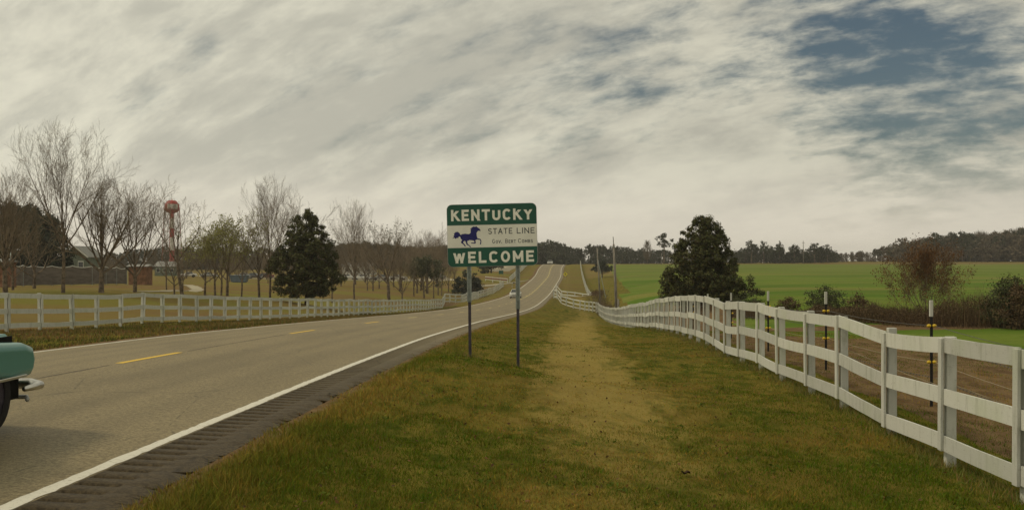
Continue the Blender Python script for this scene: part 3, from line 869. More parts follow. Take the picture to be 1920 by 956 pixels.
# ------------------------------------------------------------------ wire fence behind the right plank fence
tp = [(6.95, 19.0), (6.9, 25.2), (7.15, 32.0), (7.55, 39.5), (8.2, 48.0), (9.0, 57.0), (6.9, 13.0), (6.8, 7.0)]
tp.sort(key=lambda q: q[1])
wf = thing("wire_fence", (tp[0][0], tp[0][1], gz(*tp[0])), "black steel post and wire fence with yellow insulators behind the right plank fence", "fence")
wb = Vector(wf.location)
TOPS = {19.0: 563, 25.2: 547, 32.0: 546, 39.5: 549}
ins_me = MB().lathe([(0.001, -0.03), (0.022, -0.03), (0.03, 0), (0.022, 0.03), (0.001, 0.03)], 8, axis='x').mesh("insulator", M['yellow'], True)
tops = []
for x, y in tp:
    g0 = gz(x, y)
    top = -(TOPS[y] - HY) / FPX * y if y in TOPS else g0 + 1.65
    mb = MB(); mb.box(-0.024, 0.024, -0.004, 0.004, -0.3, top - g0 - 0.27); mb.box(-0.004, 0.004, 0.005, 0.034, -0.3, top - g0 - 0.27)
    for k in range(int((top - g0 - 0.3) / 0.055)):
        mb.box(-0.008, 0.008, -0.012, -0.0045, k * 0.055, k * 0.055 + 0.022)
    p = mb.build("steel_post", M['black'], wf, loc=Vector((x, y, g0)) - wb)
    MB().bbox(-0.027, 0.027, -0.010, 0.036, top - g0 - 0.269, top - g0, 0.004).build("white_tip", M['paint'], p)
    for hz_, hh in ((top - g0 - 0.42, 1), (top - g0 - 1.02, 1), (top - g0 - 0.70, 0)):
        for sx in (-0.045, 0.045):
            if hh or sx > 0:
                io = link("insulator", ins_me, p, (sx, -0.01, hz_))
    tops.append((Vector((x, y, g0)) - wb, top - g0))
for dz, mt, rr in ((-0.42, M['wire'], 0.0055), (-1.02, M['palewire'], 0.004), (-0.72, M['wire'], 0.004), (-1.28, M['wire'], 0.005)):
    pts = []
    for i in range(len(tops) - 1):
        a, b = tops[i][0] + Vector((0.05, -0.02, tops[i][1] + dz)), tops[i + 1][0] + Vector((0.05, -0.02, tops[i + 1][1] + dz))
        for k in range(6):
            u = k / 6
            pts.append(a.lerp(b, u) - Vector((0, 0, 0.05 * 4 * u * (1 - u))))
    pts.append(b)
    MB().tube(pts, rr, 4).build("wire", mt, wf)
bmb = MB()
for i in range(len(tops) - 1):
    for dz in (-0.72, -1.28):
        a, b = tops[i][0] + Vector((0.05, -0.02, tops[i][1] + dz)), tops[i + 1][0] + Vector((0.05, -0.02, tops[i + 1][1] + dz))
        for k in range(1, 44):
            u = k / 44
            c = a.lerp(b, u) - Vector((0, 0, 0.2 * u * (1 - u)))
            s = 0.022
            bmb.add([c + Vector((0, -s, -s)), c + Vector((0.006, s, s)), c + Vector((0.006, -s, s)), c + Vector((0, s, -s)), c + Vector((-0.006, 0, 0.003))], [(0, 1, 4), (2, 3, 4)])
bo = bmb.build("barbs", M['wire'], wf); bo['kind'] = 'stuff'
# stay cords tied to the plank fence
for (x, y, h0, x1, y1, h1) in ((5.22, 13.6, 0.98, 6.95, 12.2, 0.35), (5.35, 18.4, 0.95, 6.9, 17.0, 0.4)):
    a, b = Vector((x, y, gz(x, y) + h0)), Vector((x1, y1, gz(x1, y1) + h1))
    t = thing("stay_cord", a, "thin pale stay cord with orange tie, tied to the %s" % ("nearest fence post" if y < 15 else "third fence post from the right"), "cord", "stay cords")
    MB().tube([(0, 0, 0), (b - a) * 0.5 - Vector((0, 0, 0.03)), b - a], 0.0055, 4).build("cord", M['palewire'], t)
    MB().bbox(-0.05, 0.05, -0.02, 0.02, -0.022, 0.022, 0.006).build("tie", M['orange'], t)

# ------------------------------------------------------------------ state line sign
SY = 22.8
S = SY / FPX
sx, sz = (922.8 - 960) * S, -(440.6 - HY) * S
GL, GR = gz((881.5 - 960) * S, SY), gz((972 - 960) * S, SY)
sign = thing("state_line_sign", (sx, SY, min(GL, GR)), "green and white Kentucky state line welcome sign on two steel posts on the verge", "sign")
so = Vector(sign.location)
PW, PH, CR, PT = 168.7 * S, 117.0 * S, 0.105, 0.006
roll = R(1.35)
prot = Matrix.Rotation(-roll, 4, 'Y')
pbase = Matrix.Translation(Vector((sx, SY, sz)) - so) @ prot


def rounded(wd, ht, r_, n=8):
    o = []
    for cx, cz, a0 in ((wd / 2 - r_, ht / 2 - r_, 0), (-wd / 2 + r_, ht / 2 - r_, 90), (-wd / 2 + r_, -ht / 2 + r_, 180), (wd / 2 - r_, -ht / 2 + r_, 270)):
        for k in range(n + 1):
            a = R(a0 + 90 * k / n)
            o.append((cx + r_ * math.cos(a), cz + r_ * math.sin(a)))
    return o


def prism(poly, y0, y1):
    """polygon in x,z given a thickness from y0 (front) to y1"""
    n = len(poly)
    return [(x, y0, z) for x, z in poly] + [(x, y1, z) for x, z in poly], [tuple(range(n))] + [tuple(reversed(range(n, 2 * n)))] + [(i, n + i, n + (i + 1) % n, (i + 1) % n) for i in range(n)]


pan = MB(); pan.add(*prism(rounded(PW, PH, CR), 0.0, PT))
panel = pan.build("panel", M['alu'], sign); panel.matrix_local = pbase
z1, z2 = PH / 2 - 0.333 * PH, -PH / 2 + 0.303 * PH
rp = rounded(PW - 0.010, PH - 0.010, CR - 0.004)
topb = [(x, z) for x, z in rp if z > 0]; topb = topb + [(-PW / 2 + 0.005, z1), (PW / 2 - 0.005, z1)]
botb = [(x, z) for x, z in rp if z < 0]; botb = botb + [(PW / 2 - 0.005, z2), (-PW / 2 + 0.005, z2)]
b = MB(); b.add(*prism(topb, -0.003, -0.0002)); b.build("green_band", M['sign_green'], panel)
b = MB(); b.add(*prism(botb, -0.003, -0.0002)); b.build("green_band", M['sign_green'], panel)
b = MB(); b.box(-PW / 2 + 0.005, PW / 2 - 0.005, -0.003, -0.0002, z2 + 0.006, z1 - 0.006); b.build("white_band", M['sign_white'], panel)


def arc(cx, cy, rx_, ry_, a0, a1, n=14):
    return [(cx + rx_ * math.cos(R(a0 + (a1 - a0) * k / n)), cy + ry_ * math.sin(R(a0 + (a1 - a0) * k / n))) for k in range(n + 1)]


GL_ = {'K': (.66, [[(0, 0), (0, 1)], [(.60, 1), (.04, .40)], [(.22, .58), (.66, 0)]]),
       'E': (.54, [[(0, 0), (0, 1)], [(-.0, 1), (.54, 1)], [(0, .51), (.46, .51)], [(0, 0), (.54, 0)]]),
       'N': (.66, [[(0, 0), (0, 1)], [(0, 1), (.66, 0)], [(.66, 0), (.66, 1)]]),
       'T': (.64, [[(.32, 0), (.32, 1)], [(0, 1), (.64, 1)]]),
       'U': (.64, [[(0, 1), (0, .30)] + arc(.32, .30, .32, .30, 180, 360) + [(.64, 1)]]),
       'C': (.64, [arc(.34, .70, .34, .30, 28, 180, 10) + arc(.34, .30, .34, .30, 180, 332, 10)]),
       'Y': (.68, [[(0, 1), (.34, .46)], [(.68, 1), (.34, .46)], [(.34, .50), (.34, 0)]]),
       'W': (.96, [[(0, 1), (.24, 0)], [(.24, 0), (.48, .95)], [(.48, .95), (.72, 0)], [(.72, 0), (.96, 1)]]),
       'L': (.52, [[(0, 1), (0, 0)], [(0, 0), (.52, 0)]]),
       'O': (.68, [arc(.34, .5, .34, .5, 90, 452, 30)]),
       'M': (.80, [[(0, 0), (0, 1)], [(0, 1), (.40, .20)], [(.40, .20), (.80, 1)], [(.80, 1), (.80, 0)]]),
       'S': (.58, [arc(.29, .755, .29, .245, 20, 235, 12) + arc(.29, .255, .29, .255, 65, -160, 12)]),
       'A': (.70, [[(0, 0), (.35, 1)], [(.35, 1), (.70, 0)], [(.13, .32), (.57, .32)]]),
       'I': (.0, [[(0, 0), (0, 1)]]),
       'G': (.66, [arc(.34, .5, .34, .5, 40, 325, 20) + [(.64, .44), (.38, .44)]]),
       'V': (.70, [[(0, 1), (.35, 0)], [(.35, 0), (.70, 1)]]),
       'B': (.56, [[(0, 0), (0, 1)], [(0, 1), (.30, 1)] + arc(.30, .76, .22, .24, 90, -90, 8) + [(0, .52)], [(0, .52), (.32, .52)] + arc(.32, .26, .24, .26, 90, -90, 8) + [(0, 0)]]),
       'R': (.58, [[(0, 0), (0, 1)], [(0, 1), (.32, 1)] + arc(.32, .75, .24, .25, 90, -90, 8) + [(0, .50)], [(.28, .50), (.58, 0)]]),
       '.': (.0, [[(0, -.02), (0, .10)]]), ' ': (.34, [])}


def lettering(text, x0, x1, zb, H, sw, mat, label, small=1.0, yoff=-0.0036):
    """stroke letters filling x0..x1 on baseline zb; lower-case letters are small capitals of height H*small"""
    adv, x = [], 0.0
    for ch in text:
        h = H * (small if ch.islower() else 1.0)
        wd = GL_[ch.upper()][0] * (h - sw)
        adv.append((ch.upper(), x, h))
        x += wd + sw + (0.20 * h if ch != ' ' else 0.0)
    total = x - 0.20 * adv[-1][2]
    k = (x1 - x0) / total
    mb = MB(); q = 0
    for ch, xo, h in adv:
        for stroke in GL_[ch][1]:
            pl = [(x0 + (xo + sw / 2 + px * (h - sw)) * k, zb + sw / 2 + pz * (h - sw)) for px, pz in stroke]
            straight = len(pl) == 2
            y = yoff - (q % 5) * 0.0003; q += 1
            Lp, Rp = [], []
            for i in range(len(pl)):
                a = Vector(pl[max(i - 1, 0)]); c = Vector(pl[min(i + 1, len(pl) - 1)])
                d = (c - a)
                if d.length < 1e-9:
                    continue
                d.normalize(); n_ = Vector((-d.y, d.x)) * sw / 2
                p = Vector(pl[i])
                if straight:
                    if abs(d.x) < 1e-6 or abs(d.y) < 1e-6:
                        p = p + d * (sw / 2 if i else -sw / 2)
                    elif abs(d.y) > 0.3:            # diagonals end level with the letter's top and bottom
                        e = (1 if i else -1)
                        n_ = Vector((-sw / 2 / abs(d.y) * (1 if d.y > 0 else -1), 0))
                        p = p + d * (sw / 2 / abs(d.y)) * e if pl[i][1] in (zb + sw / 2, zb + h - sw / 2) else p
                Lp.append(p + n_); Rp.append(p - n_)
            v = [(p.x, y, p.y) for p in Lp] + [(p.x, y, p.y) for p in Rp]
            m_ = len(Lp)
            mb.add(v, [(i, m_ + i, m_ + i + 1, i + 1) for i in range(m_ - 1)])
    o = mb.build("lettering", mat, panel)
    o['label'] = label
    return o


def pu(cx):      # crop pixel columns and rows of the panel to panel metres
    return (cx - 680.5) / 4.78 * S


def pv(cy):
    return -(cy - 385.5) / 4.78 * S


def skewv(cx, cy):
    return pv(cy + (cx - 680.5) * math.tan(roll))


lettering("KENTUCKY", pu(316), pu(1044), skewv(680, 254.5), 101 / 4.78 * S, 0.0485, M['letter_white'], "white letters on the upper green band")
lettering("WELCOME", pu(326), pu(1052), skewv(680, 632), 102 / 4.78 * S, 0.0485, M['letter_white'], "white letters on the lower green band")
for wd_, a_, b_ in (("STATE", 645, 862), ("LINE", 901, 1062)):
    lettering(wd_, pu(a_), pu(b_), skewv((a_ + b_) / 2, 373.5 - ((a_ + b_) / 2 - 853) * 0.0236), 52 / 4.78 * S, 0.0165, M['letter_grey'], "dark grey capital letters beside the horse")
for wd_, a_, b_ in (("Gov.", 680, 766), ("Bert", 797, 892), ("Combs", 912, 1044)):
    lettering(wd_, pu(a_), pu(b_), skewv((a_ + b_) / 2, 457 - ((a_ + b_) / 2 - 862) * 0.0236), 38 / 4.78 * S, 0.0105, M['letter_grey'], "small dark grey letters in the lower line of the white band", 0.76)
HORSE = [(579, 347), (568, 328), (549, 316), (540, 306), (533, 312), (512, 310), (506, 316), (494, 318), (500, 324), (482, 330), (494, 336), (486, 346), (490, 358), (484, 372), (470, 378), (440, 374),
         (412, 378), (397, 386), (391, 372), (374, 357), (352, 360), (336, 377), (342, 386), (330, 398), (340, 402), (320, 419), (342, 411), (352, 421), (366, 410), (374, 415), (383, 398), (394, 402),
         (398, 418), (410, 430), (400, 447), (402, 458), (420, 470), (434, 489), (443, 484), (428, 464), (417, 452), (424, 443), (436, 437), (444, 452), (448, 470), (468, 482), (484, 496), (489, 490),
         (470, 474), (458, 462), (456, 440), (478, 431), (508, 434), (518, 440), (521, 453), (488, 454), (492, 461), (528, 463), (533, 452), (528, 434), (545, 424), (569, 430), (575, 442), (568, 468), (578, 471),
         (583, 440), (576, 422), (550, 415), (543, 398), (541, 368), (550, 352), (562, 345), (571, 350)]
hb = MB(); hb.add([(pu(x), -0.0042, skewv(x, y)) for x, y in HORSE], [tuple(reversed(range(len(HORSE))))])
ho = hb.build("horse_emblem", M['horse_blue'], panel); ho['label'] = "dark blue running horse emblem"
for px_, pyj, gzz in ((878.6, 557, GL), (970.5, 570, GR)):
    x = (px_ - 960) * S - so.x; zt = sz + PH / 2 - 0.05 - so.z; zj = -(pyj - HY) * S - so.z; zg = gzz - so.z
    lean = (3.0 if px_ < 900 else 1.2) * S
    u = MB()
    H_ = zt - zj
    for (a, b_, c, d) in ((-0.044, -0.024, -0.010, 0.0), (0.024, 0.044, -0.010, 0.0), (-0.024, 0.024, 0.022, 0.028), (-0.028, -0.024, 0.0, 0.026), (0.024, 0.028, 0.0, 0.026)):
        sh = lean * 0.5
        vs = [(a + sh, c, zj - 0.10), (b_ + sh, c, zj - 0.10), (b_ + sh, d, zj - 0.10), (a + sh, d, zj - 0.10), (a, c, zt), (b_, c, zt), (b_, d, zt), (a, d, zt)]
        u.add(vs, [(3, 2, 1, 0), (4, 5, 6, 7), (0, 1, 5, 4), (1, 2, 6, 5), (2, 3, 7, 6), (3, 0, 4, 7)])
    po = u.build("post", M['galv'], sign, loc=(x, 0.022, 0))
    st = MB()
    a, b_, c, d = -0.029, 0.029, 0.030, 0.075
    l1, l2 = lean * 0.5, lean
    vs = [(a + l2, c, zg - 0.5), (b_ + l2, c, zg - 0.5), (b_ + l2, d, zg - 0.5), (a + l2, d, zg - 0.5), (a + l1, c, zj + 0.12), (b_ + l1, c, zj + 0.12), (b_ + l1, d, zj + 0.12), (a + l1, d, zj + 0.12)]
    st.add(vs, [(3, 2, 1, 0), (4, 5, 6, 7), (0, 1, 5, 4), (1, 2, 6, 5), (2, 3, 7, 6), (3, 0, 4, 7)])
    st.build("stub", M['stub'], po)
    bl = MB()
    for zz in (zj + 0.03, zj - 0.05):
        bl.lathe([(0.0, -0.014), (0.011, -0.014), (0.011, 0.02)], 6, (l1, 0.02, zz), 'y')
    bl.build("bolts", M['galv'], po)
    hd = MB()
    for zz in (sz + PH / 2 - 0.16 - so.z, sz - PH / 2 + 0.14 - so.z):
        hd.lathe([(0.0, -0.030), (0.012, -0.030), (0.012, -0.022)], 8, (0, 0.0, zz), 'y')
    hd.build("mounting_bolts", M['galv'], po)

# ------------------------------------------------------------------ cars


def sedan(name, loc, heading, paint, label, group=None, modern=False, scale=1.0):
    """four-door sedan, nose towards +X of its own axes, wheels on z = 0"""
    t = thing(name, loc, label, "car", group, heading)
    t.scale = (scale, scale, scale)
    L, W2 = 2.28, 0.915
    fw, rw, rr, ar = 1.42, -1.38, 0.335, 0.415
    hood = 0.755 if not modern else 0.86
    deck = 0.86 if not modern else 0.92
    prof = []
    zb_f = 0.44 if not modern else 0.36
    prof += [(L - 0.06, zb_f), (L, zb_f + 0.06), (L, hood - 0.14), (L - 0.07, hood - 0.03), (L - 0.30, hood + 0.02), (0.72, hood + 0.085), (-1.05, deck + 0.02), (-L + 0.16, deck - 0.02), (-L, deck - 0.16), (-L, 0.45), (-L + 0.06, 0.34)]
    def archp(cx):
        return [(cx + ar * math.cos(R(a)), 0.30 + (0.17 if not modern else ar) * math.sin(R(a))) for a in range(180, -1, -15)]
    low = [(-L + 0.1, 0.30)] + archp(rw) + [(rw + ar + 0.02, 0.26), (fw - ar - 0.02, 0.26)] + (archp(fw) if modern else archp(fw)[:9] + [(fw + 0.24, 0.435)]) + [(L - 0.22, zb_f)]
    poly = prof + low
    bm = bmesh.new()
    vs = [bm.verts.new((x, -W2, z)) for x, z in poly]
    f = bm.faces.new(vs)
    ex = bmesh.ops.extrude_face_region(bm, geom=[f])
    for v in ex['geom']:
        if isinstance(v, bmesh.types.BMVert):
            v.co.y = W2
    bmesh.ops.recalc_face_normals(bm, faces=bm.faces[:])
    ed = [e for e in bm.edges if abs(e.verts[0].co.y - e.verts[1].co.y) < 1e-4 and min(e.verts[0].co.z, e.verts[1].co.z) > 0.40]
    bmesh.ops.bevel(bm, geom=ed, offset=0.085, segments=4, affect='EDGES', profile=0.6)
    for v in bm.verts:                      # sides tuck in towards the sills and narrow to the nose and tail
        k = 1.0 - 0.05 * max(0, 0.62 - v.co.z) / 0.3 - 0.055 * max(0, abs(v.co.x) - 1.75) / 0.5
        v.co.y *= k
    me = bpy.data.meshes.new("body"); bm.to_mesh(me); bm.free()
    me.materials.append(paint)
    me.polygons.foreach_set('use_smooth', [True] * len(me.polygons))
    body = link("body", me, t)
    wn = body.modifiers.new('wn', 'WEIGHTED_NORMAL'); wn.keep_sharp = True
    # dark liner inside the arches and under the floor
    MB().box(-L + 0.2, L - 0.16, -W2 + 0.16, W2 - 0.16, 0.24, 0.66).build("underbody", M['well'], t)
    # hood, its seam, doors
    MB().bbox(0.80, L - 0.10, -0.64, 0.64, hood + 0.03, hood + 0.09, 0.03).build("hood", paint, t)
    MB().bbox(-L + 0.14, -1.28, -0.62, 0.62, deck - 0.01, deck + 0.045, 0.03).build("boot_lid", paint, t)
    for s in (-1, 1):
        for xa, xb, ya, yb_, za, zb_ in ((0.74, L - 0.12, s * 0.665 - 0.010, s * 0.665 + 0.010, hood - 0.02, hood + 0.070), (-0.20, -0.19, s * (W2 + 0.001) - 0.002, s * (W2 + 0.001) + 0.002, 0.34, deck - 0.1),
                                         (0.78, 0.79, s * (W2 + 0.001) - 0.002, s * (W2 + 0.001) + 0.002, 0.34, hood)):
            MB().box(xa, xb, ya, yb_, za, zb_).build("panel_seam", M['well'], t)
    tr = MB()
    for s in (-1, 1):
        y = s * (W2 - 0.012)
        tr.bbox(-L + 0.3, L - 0.35, min(y, y + s * 0.02), max(y, y + s * 0.02), 0.46, 0.485, 0.004)
    tr.build("side_trim", M['chrome'], t)
    # cabin
    cb = [(0.78, hood + 0.07), (0.18, 1.36), (0.02, 1.40), (-0.85, 1.40), (-1.02, 1.36), (-1.42, deck + 0.01)]
    yb, yt = 0.80, 0.60
    def cab(z):
        return yb + (yt - yb) * (z - 0.9) / 0.5
    g = MB()
    n = len(cb)
    g.add([(x, -cab(z), z) for x, z in cb] + [(x, cab(z), z) for x, z in cb], [tuple(range(n)), tuple(reversed(range(n, 2 * n)))] + [(i, n + i, n + (i + 1) % n, (i + 1) % n) for i in range(n)])
    g.build("windows", M['glass'], t)
    rf = MB()
    rf.bbox(-1.00, 0.16, -yt - 0.02, yt + 0.02, 1.375, 1.43, 0.025)
    rf.build("roof", paint, t)
    pl = MB()
    for s in (-1, 1):
        for (xa, za, xb, zb_) in ((0.80, hood + 0.08, 0.14, 1.39), (-0.36, deck + 0.06, -0.36, 1.39), (-1.44, deck + 0.01, -0.98, 1.39)):
            pl.tube([(xa, s * (cab(za) + 0.005), za), (xb, s * (cab(zb_) + 0.01), zb_)], 0.032, 6)
    pl.build("pillars", paint, t)
    tb = MB().lathe([(0.20, -0.095), (rr - 0.03, -0.10), (rr, -0.06), (rr, 0.06), (rr - 0.03, 0.10), (0.20, 0.095)], 28, axis='y').mesh("tyre", M['tyre'], True)
    rb = MB().lathe([(0.001, -0.07), (0.09, -0.085), (0.15, -0.06), (0.205, -0.092), (0.205, 0.092), (0.15, 0.06), (0.09, 0.085), (0.001, 0.07)], 24, axis='y').mesh("rim", M['stub'], True)
    for wx in (fw, rw):
        for s in (-1, 1):
            wh = link("wheel", tb, t, (wx, s * (W2 - 0.15), rr))
            link("rim", rb, wh, (0, 0, 0))
    for s, nm in ((1, "front_bumper"), (-1, "rear_bumper")):
        b_ = MB(); bz = 0.355 if not modern else 0.44
        pts = [(s * (L - 0.42), -W2 - 0.015, bz), (s * (L - 0.06), -W2 + 0.0, bz), (s * (L + 0.05), -W2 + 0.14, bz), (s * (L + 0.09), 0, bz), (s * (L + 0.05), W2 - 0.14, bz), (s * (L - 0.06), W2, bz), (s * (L - 0.42), W2 + 0.015, bz)]
        b_.tube(pts, [0.025, 0.042, 0.052, 0.052, 0.052, 0.042, 0.025], 8)
        bo_ = b_.build(nm, M['chrome'] if not modern else paint, t, True)
        g2 = MB()
        for yy in (-0.42, 0.42):
            g2.bbox(s * (L + 0.16) - 0.04, s * (L + 0.16) + 0.04, yy - 0.04, yy + 0.04, bz - 0.11, bz + 0.11, 0.02)
        g2.build("bumper_guards", M['chrome'] if not modern else paint, bo_)
        lowr = MB(); pts2 = [(s * (L - 0.20), -W2 + 0.06, 0.23), (s * (L + 0.02), -W2 + 0.16, 0.23), (s * (L + 0.05), 0, 0.23), (s * (L + 0.02), W2 - 0.16, 0.23), (s * (L - 0.20), W2 - 0.06, 0.23)]
        lowr.tube(pts2, 0.022, 6); lowr.build("valance_strip", M['alu'], t, True)
    gr = MB()
    gr.bbox(L - 0.02, L + 0.012, -0.50, 0.50, 0.50, 0.66, 0.01)
    go = gr.build("grille", M['well'], t)
    ba = MB()
    for k in range(4):
        ba.box(L + 0.012, L + 0.022, -0.49, 0.49, 0.515 + k * 0.04, 0.53 + k * 0.04)
    ba.build("grille_bars", M['chrome'], go)
    for s in (-1, 1):
        hl = MB().lathe([(0.105, -0.03), (0.105, 0.035), (0.085, 0.04)], 16, (L, s * 0.66, 0.60), 'x').build("headlight", M['chrome'], t, True)
        MB().lathe([(0.086, 0.036), (0.06, 0.058), (0.001, 0.066)], 16, (L, s * 0.66, 0.60), 'x').build("lens", M['lamp'], hl, True)
        MB().bbox(-L - 0.02, -L + 0.05, s * 0.72 - 0.07, s * 0.72 + 0.07, 0.56, 0.70, 0.02).build("tail_light", M['red'], t)
    return t


hd = math.atan2(1.0, 0.026)
cy_ = 11.06 - 2.30
cx_ = float(rx(11.3)) + 2.13 - 0.915
sedan("car", (cx_ - 0.03, cy_, float(rz(cy_, 1.2)) + 0.004), hd, M['teal'], "turquoise car with chrome bumper entering the near lane at the left edge")
y_ = 176.0
sedan("car", (float(rx(y_)) - 1.05, y_, float(rz(y_, -1.1)) + 0.004), R(-93), M['cream'], "white car coming down the hill behind the right sign post", None, True, 0.93)
y_ = 401.0
sedan("car", (float(rx(y_)) - 1.5, y_, float(rz(y_, -1.5)) + 0.004), R(-93), M['cream'], "tiny white car just coming over the crest of the road", None, True)

# ------------------------------------------------------------------ trees


def tubes(lst):
    """lst of (points, radii, sides) -> vertices and quads"""
    V, Fq, b = [], [], 0
    for pts, rad, n in lst:
        pts = np.asarray(pts, float); k = len(pts)
        tan = np.gradient(pts, axis=0); tan /= np.linalg.norm(tan, axis=1)[:, None] + 1e-9
        ref = np.array([0.31, 0.95, 0.05]) if abs(tan[0][0]) > 0.8 else np.array([0.95, 0.31, 0.05])
        u = np.cross(tan, ref); u /= np.linalg.norm(u, axis=1)[:, None] + 1e-9
        v = np.cross(tan, u)
        a = np.arange(n) * 2 * math.pi / n
        ring = pts[:, None] + (u[:, None] * np.cos(a)[None, :, None] + v[:, None] * np.sin(a)[None, :, None]) * np.asarray(rad)[:, None, None]
        V.append(ring.reshape(-1, 3))
        i = np.arange(k - 1)[:, None] * n + np.arange(n)[None]
        j = np.arange(k - 1)[:, None] * n + (np.arange(n)[None] + 1) % n
        Fq.append(b + np.stack([i, j, j + n, i + n], -1).reshape(-1, 4))
        b += k * n
    return np.concatenate(V), np.concatenate(Fq)


def bare(seed, H, r0, clear=0.25, limbs=8, incl=(22, 58), dens=(7, 6, 4), leader=0.55, wig=0.10, lean=0.0, fork=1.0, tw=0.011):
    """a leafless tree: returns trunk tubes, crown tubes and twig tips"""
    r = random.Random(seed)
    trunk, crown, tips = [], [], []

    def grow(p, d, ln, rad, lev):
        ns = (6, 5, 4, 3, 2)[lev]
        pts, rr = [p.copy()], [rad]
        q = p.copy(); d = d.normalized()
        for k in range(ns):
            d = (d + Vector((r.gauss(0, wig), r.gauss(0, wig), r.gauss(0, wig * 0.6) + 0.13))).normalized()
            q = q + d * ln / ns
            pts.append(q.copy()); rr.append(max(rad * (1 - 0.86 * (k + 1) / ns), tw * 0.55))
        (trunk if lev <= 1 else crown).append(([tuple(x) for x in pts], rr, (7, 5, 4, 3, 3)[lev]))
        if lev >= 1 + len(dens) or lev == 4:
            tips.append((pts[-1], d.copy())); tips.append((pts[len(pts) // 2], d.copy()))
            return
        n = dens[lev - 1] if lev >= 1 else 0
        for k in range(n):
            u = 0.22 + 0.76 * (k + r.random()) / n
            f = u * ns; i = min(int(f), ns - 1)
            s = pts[i].lerp(pts[i + 1], f - i)
            dd = (pts[i + 1] - pts[i]).normalized()
            side = dd.orthogonal().normalized()
            side.rotate(Matrix.Rotation(r.uniform(0, 2 * math.pi), 3, dd))
            an = R(r.uniform(24, 52))
            nd = dd * math.cos(an) + side * math.sin(an)
            rl = rr[i] + (rr[i + 1] - rr[i]) * (f - i)
            grow(s, nd, ln * r.uniform(0.38, 0.60) * (1.08 - 0.45 * u), max(rl * 0.62, tw), lev + 1)

    ns = 10
    pts, rr = [], []
    q = Vector((0, 0, -0.4)); d = Vector((lean, 0, 1)).normalized()
    th = H * leader
    for k in range(ns + 1):
        pts.append(q.copy())
        u = k / ns
        rr.append(r0 * (1.0 + 0.45 * math.exp(-u * 12)) * (1 - 0.72 * max(0, u - clear * H / th * 0.8) / max(0.05, 1 - clear * H / th * 0.8)))
        d = (d + Vector((r.gauss(0, 0.02), r.gauss(0, 0.02), 0.03))).normalized()
        q = q + d * (th + 0.4) / ns
    trunk.append(([tuple(x) for x in pts], rr, 9))
    for k in range(limbs):
        u = clear * H / th + (1 - clear * H / th) * (k + 0.15) / max(1, limbs - 0.7)
        u = min(u, 0.99)
        f = u * ns; i = min(int(f), ns - 1)
        s = pts[i].lerp(pts[i + 1], f - i)
        az = k * 2.4 + r.uniform(-0.5, 0.5)
        an = R(incl[1] + (incl[0] - incl[1]) * (k / max(1, limbs - 1)) + r.uniform(-6, 6))
        dd = Vector((math.sin(an) * math.cos(az), math.sin(an) * math.sin(az), math.cos(an)))
        ln = (H - s.z) * r.uniform(0.86, 1.04) * (1.0 if fork else 1.0)
        grow(s, dd, ln, min(rr[i] * 0.60, r0 * 0.55), 1)
    return trunk, crown, tips


def leafquads(C, size, outward=None, aspect=0.55, flat=0.0):
    C = np.asarray(C, float); n = len(C)
    nrm = rng.normal(0, 1, (n, 3))
    if outward is not None:
        nrm = nrm * 0.55 + outward
    nrm[:, 2] += flat
    nrm /= np.linalg.norm(nrm, axis=1)[:, None] + 1e-9
    u = np.cross(nrm, rng.normal(0, 1, (n, 3))); u /= np.linalg.norm(u, axis=1)[:, None] + 1e-9
    v = np.cross(nrm, u)
    s = np.broadcast_to(np.asarray(size, float), (n,)) * rng.uniform(0.65, 1.25, n)
    a, b = u * (s * 0.5)[:, None], v * (s * 0.5 * aspect)[:, None]
    V = np.stack([C - a, C - b, C + a, C + b], 1)
    return V.reshape(-1, 3), np.arange(n * 4).reshape(n, 4)


PROTO = {}


def proto_bare(key, leaf=None, nleaf=0, lsize=0.12, tmat='bark', **kw):
    tk, cr, tips = bare(**kw)
    V, Fq = tubes(tk); tm = npmesh("trunk", V, Fq, M[tmat], True)
    V, Fq = tubes(cr); nm = npmesh("crown", V, Fq, M['twig'], False)
    lm = None
    if leaf:
        T = np.array([t[0][:] for t in tips])
        C = T[rng.integers(0, len(T), nleaf)] + rng.normal(0, 0.14, (nleaf, 3))
        V, Fq = leafquads(C, lsize); lm = npmesh("leaves", V, Fq, M[leaf])
    PROTO[key] = (tm, nm, lm, float(np.percentile([t[0].z for t in tips], 99.3)))


def place(key, name, px, py, Y, top, label, group=None, rz_=None, wide=1.0, x=None, cat="tree"):
    """a tree of the given kind standing at that column; TOP is the row its crown reaches"""
    tm, nm, lm, H = PROTO[key]
    x = (px - 960) / FPX * Y if x is None else x
    z = gz(x, Y)
    h = -(top - HY) / FPX * Y - z
    s = h / H
    t = thing(name, (x, Y, z - 0.03), label, cat, group, random.uniform(0, 6.28) if rz_ is None else rz_)
    t.scale = (s * wide, s * wide, s)
    link("trunk", tm, t)
    c = link("crown", nm, t)
    if lm is not None:
        link("leaves", lm, c)
    return t


